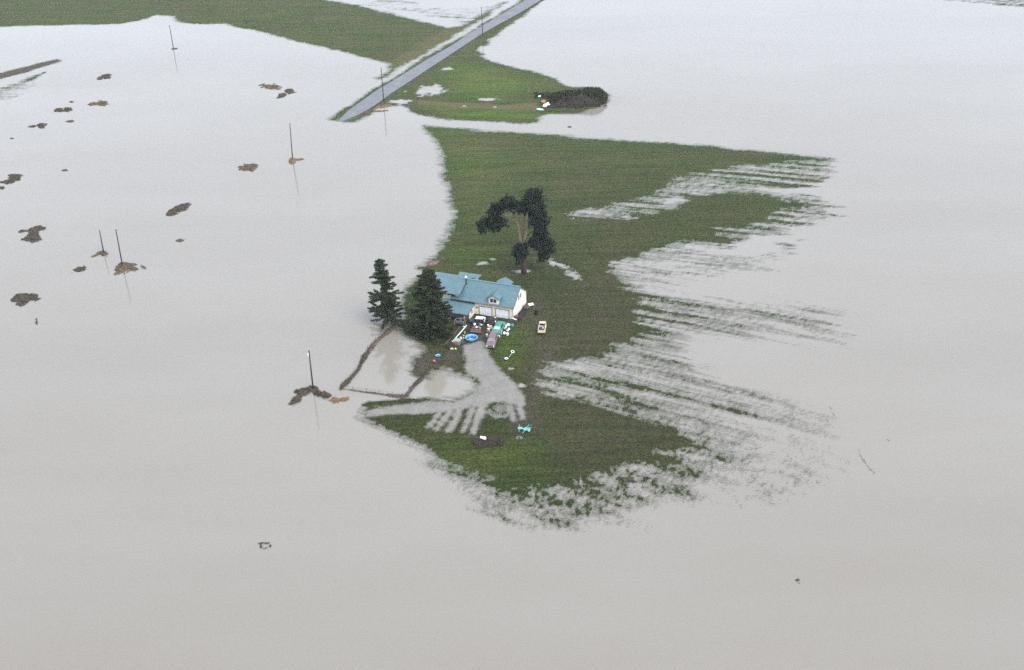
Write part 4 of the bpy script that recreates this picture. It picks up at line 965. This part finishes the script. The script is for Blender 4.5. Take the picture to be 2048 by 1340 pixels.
# small blue tub
p = G(876, 713); o_ = thing('blue_tub', 'small round pale blue tub on the grass beside the fence end', 'tub', p)
MB().lathe((0, 0, 0), [(.42, 0), (.52, .28), (.57, .30), (.46, .29), (.40, .06), (.1, .05)], 20).build('tub_shell', M('tub_blue', (.12, .42, .62), .5), o_, smooth=True); MB().lathe((0, 0, .10), [(.40, 0), (.40, .01)], 16).build('tub_water', M('tub_dark', (.03, .07, .10), .2), o_)
p = G(868, 724); o_ = MB().lathe((0, 0, 0), [(.05, 0), (.22, .08), (.30, .26), (.22, .46), (.04, .54)], 14).build('pink_ball', M('pink_rubber', (.62, .12, .24), .5), smooth=True); o_.location = p; tag(o_, 'pink ball on the muddy bank below the small blue tub', 'ball')
# buckets
def bucket(px, py, r_, h_, col, tip, label, az=0.0, m_=None):
    p = G(px, py); rot = Matrix.Rotation(az, 3, 'Z') @ Matrix.Rotation(tip, 3, 'X'); root = thing('bucket', label, 'bucket', p+Vector((0, 0, r_*math.sin(abs(tip)))), 0, 'buckets strewn right of the green car')
    MB().lathe((0, 0, 0), [(r_*.82, 0), (r_*.98, h_*.95), (r_*1.04, h_)], 16, rot=rot).build('bucket_wall', m_ or m_white, root, smooth=False)
    MB().torus(rot @ Vector((0, 0, h_)), r_*1.02, .025, rot=rot, n=16, m=5).build('rim', col, root)
gr_ = M('rim_grey', (.5, .5, .52)); 
BK = [(1009,667.5,.32,.6,1.2,'white bucket lying on its side, nearest to the green car of the front row'),(1014.8,670.5,.30,.45,.1,'white bucket standing, nearest to the camera at the right of the row'),(1001.8,666,.26,.5,.5,'cream white bucket touching the green car tail'),
 (1002.6,669.6,.16,.3,.2,'small cream pot just in front of the cream bucket'),(999.2,674.3,.16,.32,.3,'small pale jar beside the station wagon front wheel'),(1017.3,660,.24,.4,.9,'white bucket tipped at the outer right of the row'),
 (1015.8,663.3,.26,.35,-.4,'white bucket with dark rim behind the nearest standing one'),(1011.6,656.6,.22,.35,.4,'white bucket in the middle of the row beside the green car'),(1013.2,654.2,.22,.3,.9,'small white bucket above the middle one'),
 (1018.4,652.4,.36,.45,1.0,'widest pale bucket at the top of the row'),(1009.2,659,.2,.3,.3,'greyish green bucket beside the green car flank'),(1010.2,650.8,.18,.3,.2,'small white bucket highest in the row by the green car')]
for i, (x, y, r_, h_, tp, lb) in enumerate(BK): bucket(x, y, r_, h_, gr_ if i % 3 else m_dark, tp, lb, i*1.3, M('bucket_green', (.28,.33,.24)) if i == 10 else (M('bucket_cream', (.62,.58,.48)) if i in (2, 3) else None))
def junk(nm, px, py, d, m_, lb, rz=0, shape='lump', cat='clutter', grp=None, seed=0, z=0):
    p = G(px, py); mb = MB()
    if shape == 'lump': mb.lump((0, 0, d[2]*.45), d, seed+int(px*7), 12, 7, amp=.2)
    elif shape == 'box': mb.box((0, 0, d[2]/2), d, 0, .96)
    elif shape == 'board': mb.box((0, 0, d[2]/2+.1), d, 0, 1, R(8))
    elif shape == 'drum': mb.lathe((0, 0, 0), [(d[0]/2, 0), (d[0]/2, d[2]*.3), (d[0]/2*1.04, d[2]*.33), (d[0]/2, d[2]*.36), (d[0]/2, d[2]*.97), (d[0]/2*.9, d[2])], 16)
    o_ = mb.build(nm, m_); o_.location = (p.x, p.y, p.z+z); o_.rotation_euler = (0, 0, rz); return tag(o_, lb, cat, grp)
GJ = 'clutter between the pickup and the cars'; GR = 'clutter along the garage end'
junk('blue_white_jug', 974, 672.5, (.5,.4,.5), M('jug_blue', (.45,.55,.68)), 'blue and white jug left of the station wagon', 0, 'drum', 'jug', GJ)
junk('plastic_chair_seat', 977, 662, (.45,.5,.6), M('chair_cream', (.66,.62,.56)), 'pale chair seat left of the station wagon roof', .4, 'box', 'chair', GJ)
junk('broken_chest', 980.6, 657, (.8,.6,.6), M('chest_white_brown', (.58,.46,.38), .6, .4, 2), 'pale chest with brown inside between pickup and green car', .5, 'box', 'chest', GJ)
junk('white_pail', 976.4, 653.4, (.45,.45,.5), m_white, 'single white pail between pickup and green car', 0, 'drum', 'pail', GJ)
junk('red_brown_bin', 975.5, 666, (.7,.8,.45), m_rust, 'red brown bin left of the station wagon rear', .2, 'box', 'bin', GJ)
junk('pink_white_bag', 987.5, 648, (.6,.5,.4), M('bag_pink', (.62,.48,.50)), 'pinkish white bag left of the green car cabin', 0, 'lump', 'bag', GJ)
junk('white_parcel', 989.8, 645.8, (.55,.5,.4), m_white, 'white parcel between the green car and the garage door', 0, 'box', 'parcel', GJ)
junk('scrap_pile', 982, 648, (2.0,2.6,.8), m_black, 'dark scrap pile between the pickup and the green car', 0, 'lump', 'scrap pile', GJ)
junk('scrap_pile', 984, 642.5, (2.2,1.6,.9), M('brown_scrap', (.05,.038,.03), .9, .5, 5), 'brown scrap pile against the pillar between the garage doors', 0, 'lump', 'scrap pile', GJ, 3)
junk('white_cone', 990, 640.5, (.5,.5,.7), m_white, 'small white cone at the foot of the right garage door', 0, 'drum', 'cone', GJ)
junk('dark_tarp_pile', 1019.5, 646.5, (2.0,1.6,.9), M('olive_black_tarp', (.035,.032,.022), .9, .5, 4), 'dark tarp covered pile right of the green car nose', 0, 'lump', 'scrap pile', GR)
junk('black_bag_pile', 1027.5, 646.5, (1.5,1.5,.8), m_black, 'black bag pile at the garage corner', 0, 'lump', 'scrap pile', GR)
junk('white_board', 1029, 645.2, (.28,1.1,.06), m_white, 'short white board lying on the black bag pile', .9, 'board', 'board', GR, z=.75)
junk('teal_tub', 1024.8, 651.5, (.7,.7,.35), M('teal_plastic', (.04,.28,.30)), 'teal tub in front of the garage corner', 0, 'drum', 'tub', GR)
junk('brown_crate', 1032.5, 639, (.8,.7,.9), M('red_brown_crate', (.16,.065,.04)), 'red brown crate against the end wall at the garage corner', -.35, 'box', 'crate', GR)
junk('black_sheet_pile', 1038, 636, (1.6,2.2,.5), m_black, 'long low black pile along the middle of the end wall', -.5, 'lump', 'scrap pile', GR)
junk('black_sheet_pile', 1045.5, 627, (1.3,2.8,.5), m_black, 'low black pile along the rear half of the end wall', -.5, 'lump', 'scrap pile', GR, 5)
junk('firewood_pile', 1053.5, 617, (1.6,1.8,.8), M('brown_mixed', (.09,.06,.045), .9, .5, 5), 'brown wood pile at the rear corner of the end wall', 0, 'lump', 'wood pile', GR)
junk('white_sheet', 1062, 612.5, (1.2,.9,.05), m_white, 'white sheet lying at the rear corner of the house', .4, 'board', 'sheet', GR, z=.35)
junk('black_barrel', 1073, 629, (.75,.75,1.1), M('black_plastic', (.012,.013,.022), .5), 'single black barrel on the grass right of the house', 0, 'drum', 'barrel')
# left clutter row
GLc = 'clutter row left of the paddling pool'
a_, b_ = G(901.5, 691.5), G(933.7, 656)
pipe = MB().tube([a_+Vector((0, 0, .5)), a_.lerp(b_, .5)+Vector((0, 0, .55)), b_+Vector((0, 0, .65))], [.10, .12, .09], 8).build('white_pipe', m_white); tag(pipe, 'long white pipe lying along the clutter row left of the paddling pool', 'pipe')
b2 = MB().tube([G(890, 690)+Vector((0, 0, .1)), G(924, 650)+Vector((0, 0, .15))], .08, 6).build('dark_pole', m_oldwood); tag(b2, 'thin dark pole lying left of the white pipe', 'pole')
rail = MB().box((0, 0, .2), (.5, 7.6, .5)).lump((0, -2.5, .3), (1.6, 2.4, .7), 5).lump((.2, 1.2, .3), (1.3, 2.6, .6), 6).build('junk_bank', m_black); c_ = G(912, 681); rail.location = c_; dd = b_-a_; rail.rotation_euler = (0, 0, math.atan2(dd.y, dd.x)-math.pi/2); tag(rail, 'dark bank of scrap under the white pipe', 'scrap pile', GLc)
p = G(914.5, 689); cart = thing('wooden_cart', 'brown box cart with a sage green lid in the clutter row', 'cart', p, -.35)
MB().box((0, 0, .5), (1.3, 1.1, .8), 0, 1.05).build('cart_box', M('cart_wood', (.27, .13, .07), .8, .3, 3), cart); MB().box((0, .25, .97), (1.35, 1.0, .1), 0, 1, R(12)).build('lid', M('sage_green', (.20, .36, .27), .7, .15, 3), cart)
junk('yellow_tub', 903.8, 699, (.8,.5,.4), M('yellow_plastic', (.62,.52,.05)), 'bright yellow tub at the near end of the clutter row', 0, 'lump', 'tub', GLc)
junk('small_white_cup', 911.3, 698.5, (.3,.25,.25), m_white, 'small white cup right of the bright yellow tub', 0, 'drum', 'cup', GLc)
junk('cream_ball', 921.6, 678.5, (.6,.6,.6), M('cream_rubber', (.62,.50,.33)), 'cream ball above the green lidded cart', 0, 'lump', 'ball', GLc)
junk('pale_pink_ball', 927.2, 677.5, (.4,.4,.4), M('pale_pink', (.7,.45,.52)), 'small pale pink ball right of the cream ball', 0, 'lump', 'ball', GLc)
junk('purple_toy', 925, 681, (.5,.4,.35), M('purple_plastic', (.22,.10,.25)), 'purple toy below the pale pink ball', 0, 'lump', 'toy', GLc)
junk('straw_hat_tub', 925, 672.5, (.9,.6,.3), M('pale_khaki', (.42,.42,.28)), 'pale khaki bundle beside the white pipe', 0, 'lump', 'bundle', GLc)
junk('lime_bucket', 929.4, 667, (.4,.4,.4), M('lime_plastic', (.30,.38,.03)), 'lime green bucket left of the paddling pool and above it', 0, 'drum', 'bucket', GLc)
junk('blue_box', 923, 687, (.8,.7,.5), M('dark_blue_box', (.03,.06,.12)), 'dark blue box right of the cart', .3, 'box', 'box', GLc)
junk('cream_lump', 928, 659.5, (.4,.4,.3), M('cream_cap', (.6,.58,.48)), 'cream cap sitting on the upper part of the white pipe', 0, 'lump', 'cap', GLc, z=.6)
# metal frame rack at the porch
p = G(918, 655); fr_ = thing('metal_rack', 'rusty pale metal frame rack standing before the porch', 'rack', p, R(-14))
m_fr = M('pale_frame', (.26, .24, .25), .6, .2, 4)
for x0, y0 in ((-.9, 0), (1.1, 0), (-.9, 1.2), (1.1, 1.2)): MB().tube([(x0*1.1, y0-.3, 0), (x0, y0, 1.5)], .045, 6).build('leg', m_fr, fr_)
MB().tube([(-.9, 0, 1.5), (1.1, 0, 1.5), (1.1, 1.2, 1.5), (-.9, 1.2, 1.5), (-.9, 0, 1.5)], .045, 6).build('top_rail', m_fr, fr_); MB().box((.1, .6, .9), (1.9, 1.1, .05)).build('shelf', M('shelf_dark', (.05, .04, .05)), fr_)
junk('blue_bundle', 921, 650, (.8,.6,.4), M('navy_cloth', (.04,.06,.16)), 'dark blue bundle inside the metal rack', 0, 'lump', 'bundle', None, z=.95)
junk('rusty_pot', 921.5, 641, (.5,.5,.4), M('terracotta', (.35,.12,.07)), 'terracotta pot at the porch edge behind the metal rack', 0, 'drum', 'pot', None, z=.4)
junk('white_lamp_pot', 928.5, 640, (.35,.35,.6), m_white, 'small white pot at the porch edge right of the terracotta one', 0, 'drum', 'pot', None, z=.4)
junk('dark_trailer_load', 946, 645, (1.8,2.0,1.0), M('slate_tarp', (.05,.065,.08), .7), 'slate grey covered load between the porch and the pickup cab', .2, 'lump', 'load')
# tyres joined by a pale shaft on the grass
def tyre(px, py, label, tilt, rz):
    p = G(px, py); root = thing('tyre', label, 'tyre', p+Vector((0, 0, .16)), rz, 'white walled tyres on the grass')
    rot = Matrix.Rotation(tilt, 3, 'X'); MB().torus((0, 0, .02), .30, .11, rot, 20, 8).build('tread', m_tyre, root, smooth=True); MB().torus((0, 0, .04), .31, .085, rot, 20, 6).build('white_wall', m_white, root, smooth=True).location = (0, 0, .05)
tyre(1012.7, 719, 'white walled tyre lying flat at the near end of the pale shaft', 0, 0); tyre(1025.5, 705.5, 'dark tyre with partly white wall at the far end of the pale shaft', .35, .8)
o_ = MB().tube([G(1018.5, 715)+Vector((0, 0, .12)), G(1024, 707.5)+Vector((0, 0, .2))], .06, 6).build('axle_shaft', M('pale_shaft', (.38, .40, .32))); tag(o_, 'pale axle shaft lying between the two tyres', 'shaft')
# burn pile with white drum
p = G(978, 886); bp = thing('burn_pile', 'dark charred burn pile with sticks on the grass south of the drive', 'burn pile', p)
mb = MB()
for x, y, a, b_, c_ in ((-1.9, .2, 1.9, 2.6, .9), (-.9, -.4, 1.6, 1.8, .6), (.8, .3, 1.6, 2.0, .5), (1.8, .1, 1.3, 2.0, .8), (0, -.1, 2.0, 1.6, .4)): mb.lump((x, y, .1), (a, b_, c_), int(x*9)+40, amp=.3)
mb.build('ash_heap', M('char', (.026, .021, .017), .95, .5, 6), bp)
mb = MB(); rr = random.Random(31)
for _ in range(70):
    a = rr.uniform(0, 6.28); x = rr.uniform(-2.6, 2.4); y = rr.gauss(.1, .6); ln = rr.uniform(.4, 1.1); mb.tube([(x, y, .2), (x+math.cos(a)*ln, y+math.sin(a)*ln*.7, .2+rr.uniform(0, .5))], [.04, .02], 4)
mb.tube([(.1, .3, .1), (-.2, .6, 1.3)], .07, 5); mb.tube([(2.1, .4, .1), (2.0, .5, 1.2)], .09, 5); mb.build('charred_sticks', M('charred_wood', (.07, .038, .025), .9, .5, 4), bp)
o_ = MB().tube([(-.4, .25, 0), (.4, -.25, 0)], [.24, .27], 14).lathe((.3, -.1, .05), [(.3, -.2), (.33, 0), (.2, .2)], 10).build('white_drum', M('bright_white', (.8, .8, .8), .4, .03)); q = G(966, 884.5); o_.location = q+Vector((0, .3, .75)); tag(o_, 'bright white drum lying on the left of the burn pile', 'drum')
# turquoise scattered furniture
p = G(1051, 861); tf = thing('garden_chair', 'tangle of toppled turquoise garden chair on the grass right of the burn pile', 'garden furniture', p, .4)
tq = M('turquoise_paint', (.14, .40, .40), .5, .2, 4)
for i, (x, y, z_, a, b_, c_, rz) in enumerate(((0, 0, .35, .9, .8, .06, .3), (-.8, .6, .4, .8, .5, .06, -.4), (.5, -.5, .3, .9, .4, .06, .9))): MB().box((x, y, z_), (a, b_, c_), rz, 1, .3*i).build('seat', tq, tf)
for a, b_ in (((-1.1, .9, .1), (1.1, -.3, .5)), ((-.9, -.7, .1), (.9, .6, .6)), ((-.2, 1.0, 0), (.2, -1.1, .4)), ((.9, .9, .1), (1.3, .2, .7)), ((-1.2, .2, 0), (-.7, 1.1, .8))): MB().tube([a, b_], .055, 6).build('frame_tube', tq, tf)
p = G(1038.5, 877.5); wt = thing('grey_toy_bike', 'small grey tangled toy bike on the grass below the turquoise chair', 'toy', p)
for x in (-.35, .4): MB().torus((x, 0, .2), .2, .035, Matrix.Rotation(1.1, 3, 'X'), 14, 5).build('wheel', M('grey_rubber', (.3, .32, .34)), wt)
MB().tube([(-.35, 0, .2), (0, .15, .5), (.4, 0, .2)], .03, 5).build('frame', m_chrome, wt)
# posts in the yard left
for px, py, lb in ((867.5, 671, 'thin pale post under the broad conifer'), (896, 662, 'thin grey post left of the metal rack')):
    p = G(px, py); o_ = MB().tube([(0, 0, 0), (0, 0, 1.7)], .05, 6).build('garden_post', M('pale_post', (.24, .19, .14))); o_.location = p; tag(o_, lb, 'post')

# ------------------------------------------------------------------ thin flood-season air
hz = MB().box((0, 600, 60), (9000, 9000, 126)).build('haze', bpy.data.materials.new('haze_air'))
hm = hz.data.materials[0]; hm.use_nodes = True; t = hm.node_tree; t.nodes.clear(); o = t.nodes.new('ShaderNodeOutputMaterial'); v_ = t.nodes.new('ShaderNodeVolumePrincipled')
v_.inputs['Color'].default_value = (.93, .96, 1, 1); v_.inputs['Density'].default_value = .00012; v_.inputs['Anisotropy'].default_value = .2; t.links.new(v_.outputs[0], o.inputs['Volume'])
tag(hz, kind='stuff')
